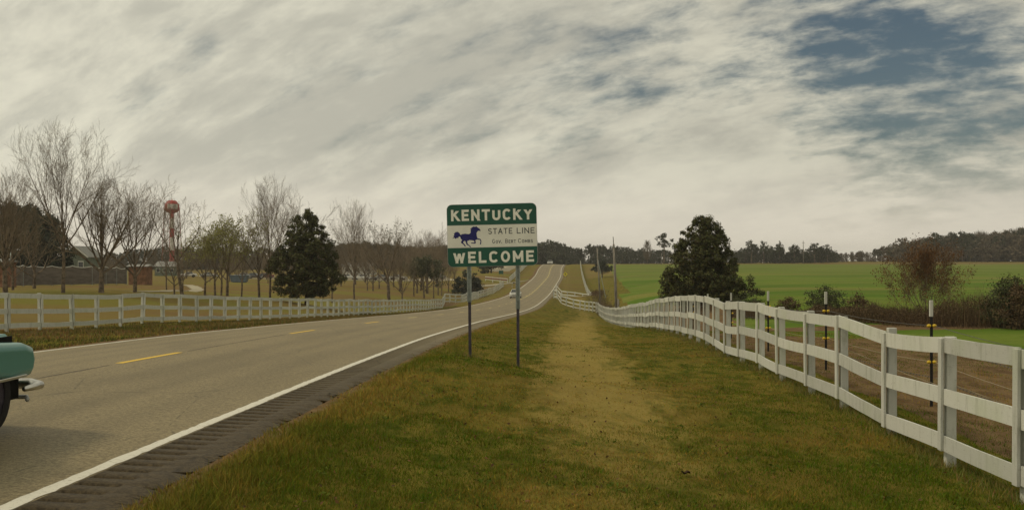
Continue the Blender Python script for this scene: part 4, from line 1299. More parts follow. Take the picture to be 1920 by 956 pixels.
proto_bare('tall', seed=6, H=14.0, r0=0.19, clear=0.27, limbs=12, incl=(4, 48), dens=(10, 7, 4), leader=0.46, wig=0.065, tw=0.009)
proto_bare('round', seed=9, H=9.5, r0=0.23, clear=0.20, limbs=15, incl=(3, 60), dens=(9, 7, 4), leader=0.36, wig=0.065, tw=0.008)
proto_bare('vase', seed=14, H=9.0, r0=0.17, clear=0.17, limbs=10, incl=(4, 46), dens=(8, 7, 4), leader=0.34, wig=0.08)
proto_bare('slim', seed=21, H=10.0, r0=0.16, clear=0.30, limbs=8, incl=(6, 38), dens=(6, 5, 3), leader=0.55, wig=0.10)
proto_bare('lean', seed=33, H=9.5, r0=0.18, clear=0.34, limbs=6, incl=(6, 44), dens=(7, 5, 4), leader=0.48, wig=0.13, lean=0.24)
proto_bare('small', seed=41, H=5.0, r0=0.10, clear=0.22, limbs=8, incl=(8, 55), dens=(6, 5), leader=0.42, wig=0.12, tw=0.012)
proto_bare('bud', leaf='bud', nleaf=2300, lsize=0.17, seed=52, H=7.0, r0=0.12, clear=0.24, limbs=8, incl=(8, 46), dens=(6, 5, 3), leader=0.45, wig=0.12)
proto_bare('bud2', leaf='bud', nleaf=1700, lsize=0.17, seed=57, H=7.0, r0=0.11, clear=0.26, limbs=7, incl=(6, 40), dens=(6, 5, 3), leader=0.45, wig=0.13, lean=-0.14)
proto_bare('haze', leaf='bud', nleaf=900, lsize=0.16, seed=61, H=8.0, r0=0.15, clear=0.24, limbs=10, incl=(8, 58), dens=(7, 6, 3), leader=0.42, wig=0.11)
proto_bare('greyround', leaf='greyleaf', nleaf=7500, lsize=0.26, seed=66, H=5.4, r0=0.14, clear=0.22, limbs=10, incl=(6, 56), dens=(7, 6, 3), leader=0.5, wig=0.10)
proto_bare('tuft', leaf='greyleaf', nleaf=420, lsize=0.22, seed=71, H=9.0, r0=0.20, clear=0.24, limbs=9, incl=(8, 52), dens=(7, 6, 4), leader=0.42, wig=0.11)
proto_bare('autumn', leaf='autumn', nleaf=12000, lsize=0.125, seed=78, H=4.6, r0=0.06, clear=0.05, limbs=24, incl=(2, 78), dens=(8, 5, 3), leader=0.34, wig=0.09, tw=0.007, tmat='bark')
proto_bare('sapling', seed=83, H=2.4, r0=0.025, clear=0.08, limbs=7, incl=(5, 40), dens=(5, 4), leader=0.3, wig=0.14, tw=0.006)

G1 = "bare trees in the park behind the left fence"
for a in (('tall', 118, 549, 95, 228, "tallest bare tree at the far left, its crown high above the dark evergreens", 2.2, 0.86),
          ('round', 190, 549, 98, 318, "round bare tree with upswept branches just right of the tallest bare tree", 0.4, 1.0),
          ('vase', 253, 548, 102, 340, "bare tree in front of the orange brick shed", 1.4, 1.05),
          ('lean', 343, 548, 108, 345, "leaning bare tree crossing in front of the water tower", 3.3, 0.9),
          ('small', 327, 551, 105, 455, "small many-stemmed bare tree at the foot of the water tower", 0.2, 1.0),
          ('small', 343, 545, 128, 458, "small bare tree just right of the water tower legs", 2.2, 0.9),
          ('slim', 312, 545, 135, 440, "thin bare tree left of the water tower legs", 1.1, 0.9),
          ('round', 10, 548, 94, 305, "wide bare tree cut by the left edge of the picture", 1.9, 0.9),
          ('vase', 24, 547, 112, 395, "bare tree second from the left edge, before the grey screen fence", 0.7, 1.0),
          ('small', 64, 546, 122, 415, "small bare tree before the grey screen, left of the tallest bare tree", 4.0, 1.3),
          ('haze', 486, 559, 115, 390, "hazy olive tree left of the tall slender bare tree, beside the left magnolia", 0.6, 0.8),
          ('tall', 506, 559, 118, 330, "tall slender bare tree left of the big magnolia in the park", 0.9, 0.72),
          ('slim', 545, 556, 128, 362, "bare tree rising behind the left shoulder of the park magnolia", 4.4, 0.9),
          ('small', 623, 556, 150, 470, "thin bare tree just right of the park magnolia trunk", 1.5, 0.8),
          ('tall', 664, 562, 158, 374, "tall pale bare tree with one low bent limb, right of the park magnolia", 3.6, 0.75),
          ('tuft', 729, 562, 172, 412, "bare tree with dark leafy tufts high in its crown", 2.4, 1.0),
          ('vase', 754, 561, 176, 468, "short forked bare tree left of the small dense round tree", 1.2, 0.9),
          ('slim', 776, 557, 192, 455, "thin straight bare tree touching the small dense round tree", 2.9, 0.8),
          ('slim', 813, 556, 196, 462, "thin bare tree just right of the small dense round tree", 0.3, 0.8),
          ('slim', 828, 554, 203, 470, "thin bare tree nearest the left edge of the welcome sign", 5.1, 0.8),
          ('vase', 841, 547, 235, 480, "bare tree half hidden by the lower left corner of the welcome sign", 2.0, 0.9),
          ('slim', 853, 543, 250, 478, "bare tree under the welcome sign beside the dark broad tree", 2.6, 0.9)):
    place(a[0], "bare_tree", a[1], a[2], a[3], a[4], a[5], G1, a[6], a[7])
G2 = "budding trees in the park"
for a in (('bud', 384, 553, 112, 432, "leftmost budding green tree, right of the water tower", 0.3, 1.15),
          ('bud2', 404, 555, 113, 425, "leaning budding tree with thin yellow-green leaves", 1.2, 1.1),
          ('bud', 426, 556, 116, 404, "tallest budding tree, the middle of the yellow-green group", 2.3, 1.15),
          ('bud2', 414, 553, 124, 420, "budding tree behind the tallest yellow-green one", 4.0, 1.0),
          ('bud2', 452, 552, 128, 425, "rightmost budding tree, next to the hazy olive tree", 3.2, 0.9)):
    place(a[0], "budding_tree", a[1], a[2], a[3], a[4], a[5], G2, a[6], a[7])
rt = random.Random(4)
for i in range(46):
    Y = rt.uniform(205, 290)
    px = rt.uniform(415, 835) if i > 7 else rt.uniform(-40, 420)
    place(rt.choice(('slim', 'vase', 'small', 'round', 'vase')), "bare_tree", px, 0, Y, rt.uniform(428, 480) if px > 620 else rt.uniform(462, 492), "slender bare tree deep in the park grove beyond the front row", "bare trees deep in the grove", None, rt.uniform(0.8, 1.15))
place('greyround', "small_round_tree", 795, 559, 188, 482, "small dense round tree with grey-green leaves standing before the bare grove", None, 1.0, 0.95)
place('autumn', "autumn_tree", 1735, 606, 63, 452, "russet leaved many-stemmed tree in the brush at the right, before the green field", None, 0.5, 0.78)
for px, Y, top in ((1838, 61, 528), (1862, 60, 545), (1812, 62, 552)):
    place('sapling', "bare_sapling", px, 0, Y, top, "thin bare sapling between the russet tree and the dark bush at the right", "bare saplings at the right", None, 0.9, cat="sapling")
for px, Y, top in ((1132, 140, 547), (1141, 128, 560), (1112, 168, 548), (1148, 122, 566), (1120, 150, 556)):
    place('sapling', "bare_sapling", px, 0, Y, top, "dry bare shrub in the rough grass between the two utility poles", "dry shrubs by the poles", None, 1.2, cat="shrub")


def crown_mesh(name, seed, prof, H, nclump, per, csize, lsize, mat, inner=0.35, flat=0.4, asp=0.5, squash=(1, 1), lift=0.0, spread=1.0, lobe=0.42):
    """leaf clumps filling an envelope given by (height fraction, radius) pairs"""
    g = np.random.default_rng(seed)
    hs, rs = np.array([p[0] for p in prof]), np.array([p[1] for p in prof])
    hh = g.uniform(hs[0], hs[-1], nclump * 6)
    keep = g.random(len(hh)) < (np.interp(hh, hs, rs) / rs.max()) ** 1.4 + 0.06
    hh = hh[keep][:nclump]
    rr = np.interp(hh, hs, rs)
    az = g.uniform(0, 2 * math.pi, len(hh))
    rr = rr * (1.0 + lobe * (vnoise(az * 1.6 + seed, hh * 7.0 + seed) - 0.5) + lobe * (vnoise(az * 3.3 + seed * 2, hh * 13.0) - 0.5))
    rad = rr * np.where(g.random(len(hh)) < inner, g.uniform(0.1, 0.75, len(hh)), g.uniform(0.72, 1.0, len(hh)) + g.normal(0, 0.06, len(hh)) * spread)
    C = np.stack([rad * np.cos(az) * squash[0], rad * np.sin(az) * squash[1], hh * H + lift], 1)
    cs = csize * g.uniform(0.55, 1.35, len(hh))
    off = g.normal(0, 1, (len(hh), per, 3)) * np.array([1, 1, 0.72])
    off /= np.linalg.norm(off, axis=2)[..., None]
    off *= (g.random((len(hh), per, 1)) ** 0.45) * cs[:, None, None]
    P = (C[:, None] + off).reshape(-1, 3)
    ow = off.reshape(-1, 3) / (np.linalg.norm(off.reshape(-1, 3), axis=1)[:, None] + 1e-6)
    V, Fq = leafquads(P, lsize, ow, asp, flat)
    return V, Fq, C


def leafy_tree(name, px, py, Y, H, prof, label, seed, nclump, per, csize, lsize, mat, r0, flip=False, x=None, trunk='dark_bark', **kw):
    x = (px - 960) / FPX * Y if x is None else x
    z = gz(x, Y)
    t = thing(name, (x, Y, z - 0.03), label, "tree", None)
    V, Fq, C = crown_mesh("crown", seed, prof, H, nclump, per, csize, lsize, mat, **kw)
    r = random.Random(seed)
    top = H * 0.93
    tk = [([(0, 0, -0.4), (0.03, 0, H * 0.12), (-0.03, 0.02, H * 0.35), (0.02, 0, H * 0.65), (0, 0, top)], [r0 * 1.35, r0, r0 * 0.8, r0 * 0.45, r0 * 0.1], 9)]
    for k in range(0, len(C), max(1, len(C) // 46)):
        c = C[k]
        h0 = max(H * 0.10, c[2] - 0.25 * math.hypot(c[0], c[1]) - 0.1 * H)
        tk.append(([(0, 0, h0), (c[0] * 0.5, c[1] * 0.5, h0 + (c[2] - h0) * 0.35), tuple(c)], [r0 * 0.3, r0 * 0.2, 0.012], 4))
    Vt, Ft = tubes(tk)
    link("trunk", npmesh("trunk", Vt, Ft, M[trunk], True), t)
    link("crown", npmesh("crown", V, Fq, M[mat]), t)
    return t


leafy_tree("magnolia_tree", 575, 571, 112, 9.2, [(0.08, 1.3), (0.15, 2.4), (0.27, 3.3), (0.42, 3.4), (0.56, 2.9), (0.70, 2.1), (0.84, 1.5), (0.94, 0.9), (1.0, 0.3)],
           "dark magnolia with thick glossy crown and dark trunk behind the left white fence", 101, 520, 110, 0.42, 0.20, 'magnolia', 0.19, lobe=0.5)
leafy_tree("magnolia_tree", 1321, 572, 90, 6.95, [(0.03, 2.7), (0.12, 3.15), (0.27, 3.05), (0.44, 2.5), (0.60, 2.05), (0.72, 1.75), (0.84, 1.55), (0.93, 0.95), (1.0, 0.55)],
           "dark spreading magnolia in the green field behind the right white fence", 134, 540, 110, 0.36, 0.18, 'magnolia', 0.22, lobe=0.55)
leafy_tree("dark_broad_tree", 877, 540, 235, 5.0, [(0.05, 2.0), (0.2, 2.9), (0.45, 2.9), (0.7, 2.3), (0.9, 1.2), (1.0, 0.4)],
           "dark low broad tree seen between the sign posts and the park grove", 151, 150, 34, 0.6, 0.4, 'darkleaf', 0.16)
leafy_tree("dark_broad_tree", 921, 516, 330, 6.5, [(0.32, 3.0), (0.45, 4.4), (0.65, 4.6), (0.85, 3.0), (1.0, 1.0)],
           "dark tree with clear trunk just below the welcome sign, beyond the low gate", 152, 150, 30, 0.8, 0.5, 'darkleaf', 0.22)
leafy_tree("windswept_tree", 1129, 520, 300, 4.3, [(0.36, 1.2), (0.46, 2.7), (0.6, 2.5), (0.75, 1.5), (1.0, 0.6)],
           "small dark wide-topped tree in the field edge behind the second utility pole", 153, 100, 30, 0.5, 0.36, 'darkleaf', 0.12)
for px, Y, H, rr, lab, sd_ in ((12, 190, 13.0, 4.6, "dense dark evergreen at the left edge behind the grey screen", 160), (55, 188, 12.9, 4.0, "dense dark evergreen in the middle of the dark clump behind the grey screen", 161),
                               (88, 186, 10.8, 3.4, "dense dark evergreen at the right end of the dark clump, shorter and sloping", 162)):
    leafy_tree("dense_evergreen", px, 0, Y, H, [(0.0, rr * 0.9), (0.3, rr), (0.6, rr * 0.95), (0.85, rr * 0.8), (1.0, rr * 0.4)], lab, sd_, 330, 34, 0.9, 0.55, 'darkleaf', 0.3)

# ------------------------------------------------------------------ far woods


def far_tree(kind, seed):
    """crown vertices and quads, trunk vertices and quads, for a tree 10 m tall"""
    g = random.Random(seed)
    if kind == 'broad':
        V, Fq, C = crown_mesh("c", seed, [(0.10, 2.2), (0.3, 3.0), (0.6, 3.1), (0.82, 2.2), (1.0, 0.7)], 10, 62, 15, 0.95, 0.85, None, spread=1.6)
    elif kind == 'pine':
        V, Fq, C = crown_mesh("c", seed, [(0.52, 0.8), (0.62, 2.0), (0.76, 2.6), (0.9, 2.0), (1.0, 0.6)], 10, 34, 18, 0.75, 0.7, None, spread=2.0)
    elif kind == 'tallpine':
        V, Fq, C = crown_mesh("c", seed, [(0.40, 1.0), (0.55, 2.0), (0.75, 2.3), (0.92, 1.5), (1.0, 0.5)], 10, 34, 18, 0.7, 0.65, None, spread=2.0)
    elif kind == 'low':
        V, Fq, C = crown_mesh("c", seed, [(0.0, 3.2), (0.35, 3.8), (0.7, 3.0), (1.0, 1.0)], 10, 60, 14, 1.1, 1.0, None)
    else:                                    # leafless wood: long thin slivers fanning up
        n = 620
        a = np.random.default_rng(seed)
        hh = a.uniform(0.25, 1.0, n); az = a.uniform(0, 6.283, n)
        rr = 2.6 * np.sin(np.clip((hh - 0.15) / 0.85, 0, 1) * math.pi * 0.8 + 0.3) * np.sqrt(a.random(n))
        P = np.stack([rr * np.cos(az), rr * np.sin(az), hh * 10], 1)
        d = np.stack([np.cos(az) * 0.5, np.sin(az) * 0.5, np.full(n, 1.0)], 1) + a.normal(0, 0.3, (n, 3))
        d /= np.linalg.norm(d, axis=1)[:, None]
        s = np.cross(d, a.normal(0, 1, (n, 3))); s /= np.linalg.norm(s, axis=1)[:, None]
        L = a.uniform(0.5, 1.3, n)[:, None]
        V = np.stack([P - d * L - s * 0.05, P - d * L + s * 0.05, P + d * L + s * 0.02, P + d * L - s * 0.02], 1).reshape(-1, 3)
        Fq = np.arange(n * 4).reshape(n, 4)
        C = P[::20]
    tk = [([(0, 0, -0.8), (g.uniform(-.2, .2), 0, 4), (g.uniform(-.3, .3), g.uniform(-.3, .3), 9.3)], [0.24, 0.18, 0.05], 5)]
    for c in C[::max(1, len(C) // 9)]:
        h0 = max(1.5, c[2] - 1.6)
        tk.append(([(0, 0, h0), tuple(c * np.array([0.6, 0.6, 1]) - np.array([0, 0, 0.3])), tuple(c)], [0.10, 0.07, 0.03], 3))
    Vt, Ft = tubes(tk)
    return V, Fq, Vt, Ft


FT = {k: [far_tree(k, 300 + 17 * i + 5 * j) for j in range(4)] for i, k in enumerate(('broad', 'pine', 'tallpine', 'low', 'bare'))}


def wood(name, label, spans, leafm, seed):
    """one far-off mass of trees: spans of (px0, px1, Y, step px, kinds, top row function)"""
    g = random.Random(seed)
    Vs, Fs, Ms, b = [], [], [], 0
    X, Yl, todo = [], [], []
    for px0, px1, Y, stp, kinds, topf in spans:
        px = px0
        while px < px1:
            q = px + g.uniform(-0.5, 0.5) * stp; Yq = Y + g.uniform(-14, 14)
            X.append((q - 960) / FPX * Yq); Yl.append(Yq); todo.append((g.choice(kinds), topf(q) + g.uniform(-4, 4)))
            px += stp * g.uniform(0.75, 1.25)
    Z = ground_z(np.array(X), np.array(Yl), False)
    for x, y, z, (k, top) in zip(X, Yl, Z, todo):
        h = max(2.0, -(top - HY) / FPX * y - z)
        V, Fq, Vt, Ft = g.choice(FT[k])
        s = h / 10.0; sw = s * g.uniform(0.8, 1.15) if k != 'low' else s * g.uniform(1.0, 1.6)
        a = g.uniform(0, 6.28); c, s_ = math.cos(a), math.sin(a)
        for VV, FF, mi in ((V, Fq, 0), (Vt, Ft, 1)):
            W_ = np.stack([(VV[:, 0] * c - VV[:, 1] * s_) * sw + x, (VV[:, 0] * s_ + VV[:, 1] * c) * sw + y, VV[:, 2] * s + z - 0.2], 1)
            Vs.append(W_); Fs.append(FF + b); Ms.append(np.full(len(FF), mi, np.int32)); b += len(W_)
    me = npmesh(name, np.concatenate(Vs), np.concatenate(Fs), leafm)
    me.materials.append(M['bark'])
    me.polygons.foreach_set('material_index', np.concatenate(Ms))
    return tag(link(name, me), label, "woods", None, 'stuff')


def it(xs, ys):
    return lambda p: float(np.interp(p, xs, ys))


cen = it([990, 1010, 1030, 1055, 1070, 1095, 1110, 1130, 1150, 1165, 1190, 1230, 1270, 1330, 1400], [452, 451, 453, 456, 462, 468, 459, 462, 466, 460, 468, 467, 470, 470, 472])
wood("woods", "dark line of woods beyond the crest and along the far edge of the green field",
     [(985, 1420, 545, 6.5, ('broad', 'broad', 'pine'), cen), (985, 1420, 520, 5.0, ('low', 'broad', 'low'), lambda p: cen(p) + 15), (985, 1420, 575, 8, ('pine', 'broad'), lambda p: cen(p) + 1)], M['woodleaf'], 1)
rgt = it([1380, 1560, 1600, 1640, 1664, 1690, 1715, 1740, 1800, 1850, 1880, 1920, 2200], [474, 472, 474, 468, 462, 458, 450, 447, 441, 438, 437, 428, 420])
wood("woods", "hazy brown and dark woods filling the right edge beyond the tan field",
     [(1380, 2150, 545, 7.0, ('broad', 'bare', 'broad', 'pine'), rgt), (1560, 2150, 530, 6.0, ('low', 'broad', 'bare', 'low'), lambda p: rgt(p) + 14), (1560, 2150, 580, 8, ('pine', 'broad', 'bare'), lambda p: rgt(p) + 2)], M['brownwood'], 2)
wood("woods", "dark evergreens standing among the brown woods at the right",
     [(1385, 1572, 505, 4.5, ('low', 'broad'), it([1380, 1400, 1412, 1465, 1475, 1485, 1500, 1515, 1525, 1562, 1575], [468, 466, 462, 462, 474, 466, 466, 476, 462, 464, 476])), (1640, 2150, 540, 11, ('broad', 'pine', 'tallpine'), rgt)], M['woodleaf'], 3)
lft = it([-200, 150, 260, 350, 380, 460, 560, 640, 690, 740, 790, 850, 1000], [485, 482, 468, 462, 464, 468, 466, 460, 456, 462, 465, 462, 458])
wood("woods", "dark woods beyond the park and the water tower",
     [(-250, 1000, 500, 7, ('broad', 'broad', 'pine'), lft), (-250, 1000, 470, 7, ('low', 'broad', 'low'), lambda p: lft(p) + 20), (620, 1000, 520, 8, ('broad', 'pine'), lambda p: lft(p) - 1)], M['woodleaf'], 4)
wood("woods", "pale brown leafless woods behind the park grove left of the welcome sign",
     [(600, 900, 400, 6, ('bare',), lambda p: lft(p) - 1), (360, 1000, 430, 8, ('bare',), lambda p: lft(p) + 10), (-250, 300, 380, 13, ('bare',), lambda p: lft(p) + 6)], M['brownwood'], 5)


def far_single(kind, name, px, Y, top, label, leafm, group=None, wide=1.0, j=0):
    x = (px - 960) / FPX * Y; z = gz(x, Y)
    h = -(top - HY) / FPX * Y - z
    t = thing(name, (x, Y, z - 0.2), label, "tree", group, random.uniform(0, 6.28))
    s = h / 10.0
    t.scale = (s * wide, s * wide, s)
    V, Fq, Vt, Ft = FT[kind][j % 4]
    link("trunk", npmesh("trunk", Vt, Ft, M['bark'], True), t)
    link("crown", npmesh("crown", V, Fq, leafm), t)


far_single('pine', "pine_tree", 1245, 500, 438, "round-topped tall pine standing out of the woods left of the right magnolia", M['pineleaf'], None, 0.95, 1)
far_single('bare', "bare_tree", 1214, 505, 452, "pale leafless tree in the woods just left of the round-topped pine", M['brownwood'], None, 0.8, 0)
G3 = "pines at the far edge of the green field"
for k, (px, top, wd, kd, lab) in enumerate(((1409, 449, 1.05, 'pine', "far pine nearest the right side of the magnolia, broad topped"), (1432, 450, 0.9, 'tallpine', "far pine second from the magnolia, in the middle of the first clump"),
                                        (1462, 451, 0.75, 'tallpine', "far slender pine at the right end of the first clump"), (1489, 458, 1.0, 'pine', "far pine left of the thin far utility pole"),
                                        (1527, 452, 1.1, 'tallpine', "far thick pine just right of the thin far utility pole"), (1551, 456, 0.9, 'tallpine', "far pine at the right end of the second clump"))):
    far_single(kd, "pine_tree", px, 490, top, lab, M['pineleaf'], G3, wd, k)
G4 = "tree tops standing out of the right woods"
for k, (px, top, wd, kd, lm_, lab) in enumerate(((1690, 444, 1.2, 'broad', 'brownwood', "far rounded grey-brown tree left of the russet tree's top"), (1753, 437, 1.1, 'pine', 'pineleaf', "far flat-topped pine above the russet tree"),
                                             (1786, 435, 0.8, 'pine', 'pineleaf', "far lollipop pine, left one of the pair right of the russet tree"), (1804, 433, 0.8, 'pine', 'pineleaf', "far lollipop pine, right one of the pair right of the russet tree"))):
    far_single(kd, "pine_tree" if kd == 'pine' else "rounded_tree", px, 515, top, lab, M[lm_], G4, wd, k)

# ------------------------------------------------------------------ bushes and brush


def bush(px, Y, h, wd, label, mat, seed, n=90, group=None, ls=0.11):
    x = (px - 960) / FPX * Y; z = gz(x, Y)
    t = thing("bush", (x, Y, z - 0.03), label, "bush", group)
    V, Fq, C = crown_mesh("foliage", seed, [(0.0, wd * 0.7), (0.35, wd), (0.7, wd * 0.8), (1.0, wd * 0.25)], h, n, 34, 0.22 * min(h, 1.6), ls, None, inner=0.5, spread=2.5)
    link("foliage", npmesh("foliage", V, Fq, M[mat]), t)
    tk = [([(0, 0, -0.1), tuple(c * 0.5 + np.array([0, 0, 0.05])), tuple(c * np.array([1.03, 1.03, 1.05]))], [0.02, 0.014, 0.005], 3) for c in C[::3]]
    Vt, Ft = tubes(tk)
    link("stem", npmesh("stem", Vt, Ft, M['twig']), t)


bush(1550, 74, 1.75, 1.35, "rounded dull green bush right of the middle steel post", 'bushgreen', 501, 150)
bush(1478, 76, 1.05, 0.9, "low brown bush between the two middle steel posts", 'brush', 502, 70)
bush(1608, 68, 1.5, 0.55, "narrow brown bush right of the rounded green bush", 'brush', 503, 60)
bush(1893, 57, 2.55, 1.15, "tall dark bush at the right edge of the brush", 'bushgreen', 504, 240)
bush(1915, 56, 2.2, 1.0, "dark brown bush cut by the right edge of the picture", 'brush', 505, 170)
bush(1402, 80, 1.35, 1.2, "dark shrub at the right foot of the right magnolia", 'bushgreen', 506, 110)
bush(1422, 79, 0.75, 1.0, "low straggly shrub trailing right from the right magnolia", 'brush', 507, 60)
bush(908, 322, 2.0, 1.6, "dark shrub left of the low gate, under the welcome sign", 'darkleaf', 508, 50, None, 0.3)


def brush_mass(name, label, xs, ys, hts, n, width, mat, seed, ls=0.10):
    """a long thicket of dry stems and leaves along plan points"""
    g = np.random.default_rng(seed)
    d = np.r_[0, np.cumsum(np.hypot(np.diff(xs), np.diff(ys)))]
    s = g.uniform(0, d[-1], n)
    w_ = g.normal(0, width * 0.4, n)
    x, y = np.interp(s, d, xs) + w_ * 0.35, np.interp(s, d, ys) + w_
    z = ground_z(x, y, False)
    h = np.interp(s, d, hts) * (0.45 + 0.75 * vnoise(s * 0.55, s * 0 + seed)) * (1.0 + 0.5 * (vnoise(s * 2.1, w_ + 7) - 0.5))
    hh = h * g.random(n) ** 0.8
    Vl, Fl = leafquads(np.stack([x, y, z + hh], 1), ls, None, 0.5)
    m_ = n // 2
    dd = np.stack([g.normal(0, 0.3, m_), g.normal(0, 0.3, m_), np.ones(m_)], 1) * (h[:m_] * g.uniform(0.6, 1.25, m_))[:, None]
    p = np.stack([x[:m_], y[:m_], z[:m_] - 0.05], 1)
    sd_ = np.stack([np.full(m_, 0.007), g.normal(0, 0.004, m_), np.zeros(m_)], 1)
    Vt = np.stack([p - sd_, p + sd_, p + dd + sd_ * 0.3, p + dd - sd_ * 0.3], 1).reshape(-1, 3)
    V = np.concatenate([Vl, Vt]); Fq = np.concatenate([Fl, np.arange(m_ * 4).reshape(-1, 4) + len(Vl)])
    return tag(link(name, npmesh(name, V, Fq, mat)), label, "undergrowth", None, 'stuff')


def pxs(lst, Y):
    return [(p - 960) / FPX * Y_ for p, Y_ in zip(lst, Y)]


Yb = [80, 74, 68, 63, 60, 58, 57]
brush_mass("undergrowth", "dark brown thicket along the near edge of the green field", pxs([1375, 1450, 1560, 1680, 1780, 1900, 2040], Yb), Yb, [0.45, 0.5, 0.85, 1.05, 1.15, 1.3, 1.2], 26000, 2.4, M['brush'], 3)
Yb = [150, 132, 122, 112, 100, 84]
brush_mass("undergrowth", "dry brown brush below the green field behind the dip in the white fence", pxs([1128, 1148, 1175, 1205, 1245, 1330], Yb), Yb, [0.5, 1.0, 0.75, 0.65, 0.55, 0.4], 9000, 2.2, M['brush'], 5, 0.16)
Yb = [235, 200, 178, 160, 148]
brush_mass("undergrowth", "dry weeds along the field edge by the second utility pole", pxs([1112, 1118, 1124, 1133, 1142], Yb), Yb, [0.7, 0.9, 1.0, 1.0, 0.9], 3500, 5, M['brush'], 6, 0.2)

# ------------------------------------------------------------------ poles and small signs


def upole(px_b, px_t, py_t, Y, r_, label, arms=(), group="utility poles"):
    x = (px_b - 960) / FPX * Y; z = gz(x, Y)
    xt, zt = (px_t - 960) / FPX * Y - x, -(py_t - HY) / FPX * Y - z
    t = thing("utility_pole", (x, Y, z), label, "pole", group)
    MB().tube([(0, 0, -0.5), (xt * 0.5, 0, zt * 0.5), (xt, 0, zt)], [r_, r_ * 0.82, r_ * 0.62], 10).build("shaft", M['pole'], t, True)
    for f, wd in arms:
        MB().bbox(-wd, wd, -0.05, 0.05, -0.05, 0.05, 0.01).build("cross_arm", M['pole'], t, loc=(xt * f, -0.12, zt * f))
        for s in (-0.8, 0.8):
            MB().lathe([(0.001, 0.05), (0.05, 0.06), (0.06, 0.12), (0.03, 0.19), (0.001, 0.2)], 8).build("insulator", M['wire'], t, True, (xt * f + s * wd, -0.12, zt * f))
    return t


t_ = upole(1157, 1150.5, 458, 122, 0.175, "tall grey utility pole behind the dip of the white fence")
h_ = -(444 - HY) / FPX * 122 - t_.location.z
MB().tube([(-0.36, -0.02, h_ * 0.90), (-0.42, -0.02, h_)], [0.05, 0.035], 6).build("top_spike", M['pole'], t_)
MB().bbox(-0.52, -0.22, -0.14, 0.0, h_ * 0.875, h_ * 0.885, 0.01).build("bracket", M['galv'], t_)
MB().tube([(0.13, -0.2, -0.3), (0.10, -0.2, 2.2)], [0.11, 0.10], 8).build("stub_brace", M['pole'], t_, True)
t_ = upole(1126, 1119.5, 465, 175, 0.15, "second utility pole, farther back, in front of the small dark wide-topped tree")
h_ = -(465 - HY) / FPX * 175 - t_.location.z
MB().tube([(-0.5, 0, h_ * 0.86), (0.15, -0.3, h_ * 0.45), (0.75, -0.5, h_ * 0.12)], 0.05, 5).build("guy_guard", M['galv'], t_)
upole(1240.5, 1240.5, 475, 455, 0.16, "thin far utility pole in front of the woods left of the right magnolia")
upole(1506.5, 1506.0, 451, 480, 0.17, "thin far utility pole among the far pines right of the magnolia", ((0.9, 0.5),))
x = (20 - 960) / FPX * 175; z = gz(x, 175)
t_ = thing("lamp_post", (x, 175, z), "pale lamp post with a flat head before the dark evergreens at the left edge", "lamp post")
h_ = -(466 - HY) / FPX * 175 - z
MB().tube([(0, 0, -0.3), (0, 0, h_)], [0.12, 0.08], 8).build("shaft", M['galv'], t_, True)
MB().bbox(-0.4, 0.35, -0.15, 0.15, h_, h_ + 0.12, 0.03).build("lamp_head", M['trim'], t_)
x = (829 - 960) / FPX * 800; z = -4.0
t_ = thing("radio_mast", (x, 800, z), "thin far radio mast left of the welcome sign", "mast")
ma = MB(); hm = -(416 - HY) / FPX * 800 - z
for a in range(3):
    c, s = 0.35 * math.cos(a * 2.094), 0.35 * math.sin(a * 2.094)
    ma.tube([(c, s, -1), (c * 0.6, s * 0.6, hm)], 0.06, 4)
ma.build("legs", M['galv'], t_)
br = MB()
for k in range(24):
    h0, h1 = hm * k / 24, hm * (k + 1) / 24
    a0, a1 = (k % 3) * 2.094, ((k + 1) % 3) * 2.094
    br.tube([(0.34 * math.cos(a0), 0.34 * math.sin(a0), h0), (0.34 * math.cos(a1), 0.34 * math.sin(a1), h1)], 0.03, 3)
br.build("bracing", M['galv'], t_)

# yellow diamond warning sign, back of a small sign, mailbox, green board
Y = 292; x = (1060 - 960) / FPX * Y; z = gz(x, Y); zc_ = -(514 - HY) / FPX * Y - z
t_ = thing("warning_sign", (x, Y, z), "yellow diamond warning sign on the right verge of the hill", "sign")
MB().box(-0.035, 0.035, -0.02, 0.02, -0.3, zc_ + 0.5).build("post", M['galv'], t_)
db = MB(); db.add(*prism([(0.62, 0), (0, 0.62), (-0.62, 0), (0, -0.62)], -0.03, -0.022)); dp = db.build("panel", M['yellow_sign'], t_, loc=(0, 0, zc_))
db = MB(); db.add(*prism([(-0.05, -0.25), (0.05, -0.25), (0.05, 0.05), (0.16, 0.05), (0, 0.28), (-0.16, 0.05), (-0.05, 0.05)], -0.036, -0.031)); db.build("arrow", M['black'], dp)
Y = 262; x = (989.5 - 960) / FPX * Y
x = float(rx(Y)) - HW - 2.0; z = gz(x, Y)
t_ = thing("road_sign_back", (x, Y, z), "grey back of a small road sign left of the climbing road", "sign")
MB().box(-0.03, 0.03, -0.02, 0.02, -0.3, 2.0).build("post", M['galv'], t_)
pb = MB(); pb.add(*prism([(q[0], q[1] + 1.9) for q in rounded(0.62, 0.75, 0.06, 4)], -0.03, -0.024)); pb.build("panel", M['alu'], t_)
Y = 262; x = (962.5 - 960) / FPX * Y; z = gz(x, Y)
t_ = thing("mailbox", (x, Y, z), "black mailbox on a white post beside the road above the oncoming car", "mailbox")
MB().bbox(-0.32, -0.20, -0.06, 0.06, -0.3, 1.2, 0.01).build("post", M['paint'], t_)
MB().bbox(-0.40, 0.30, -0.06, 0.06, 0.86, 0.93, 0.01).build("arm", M['paint'], t_)
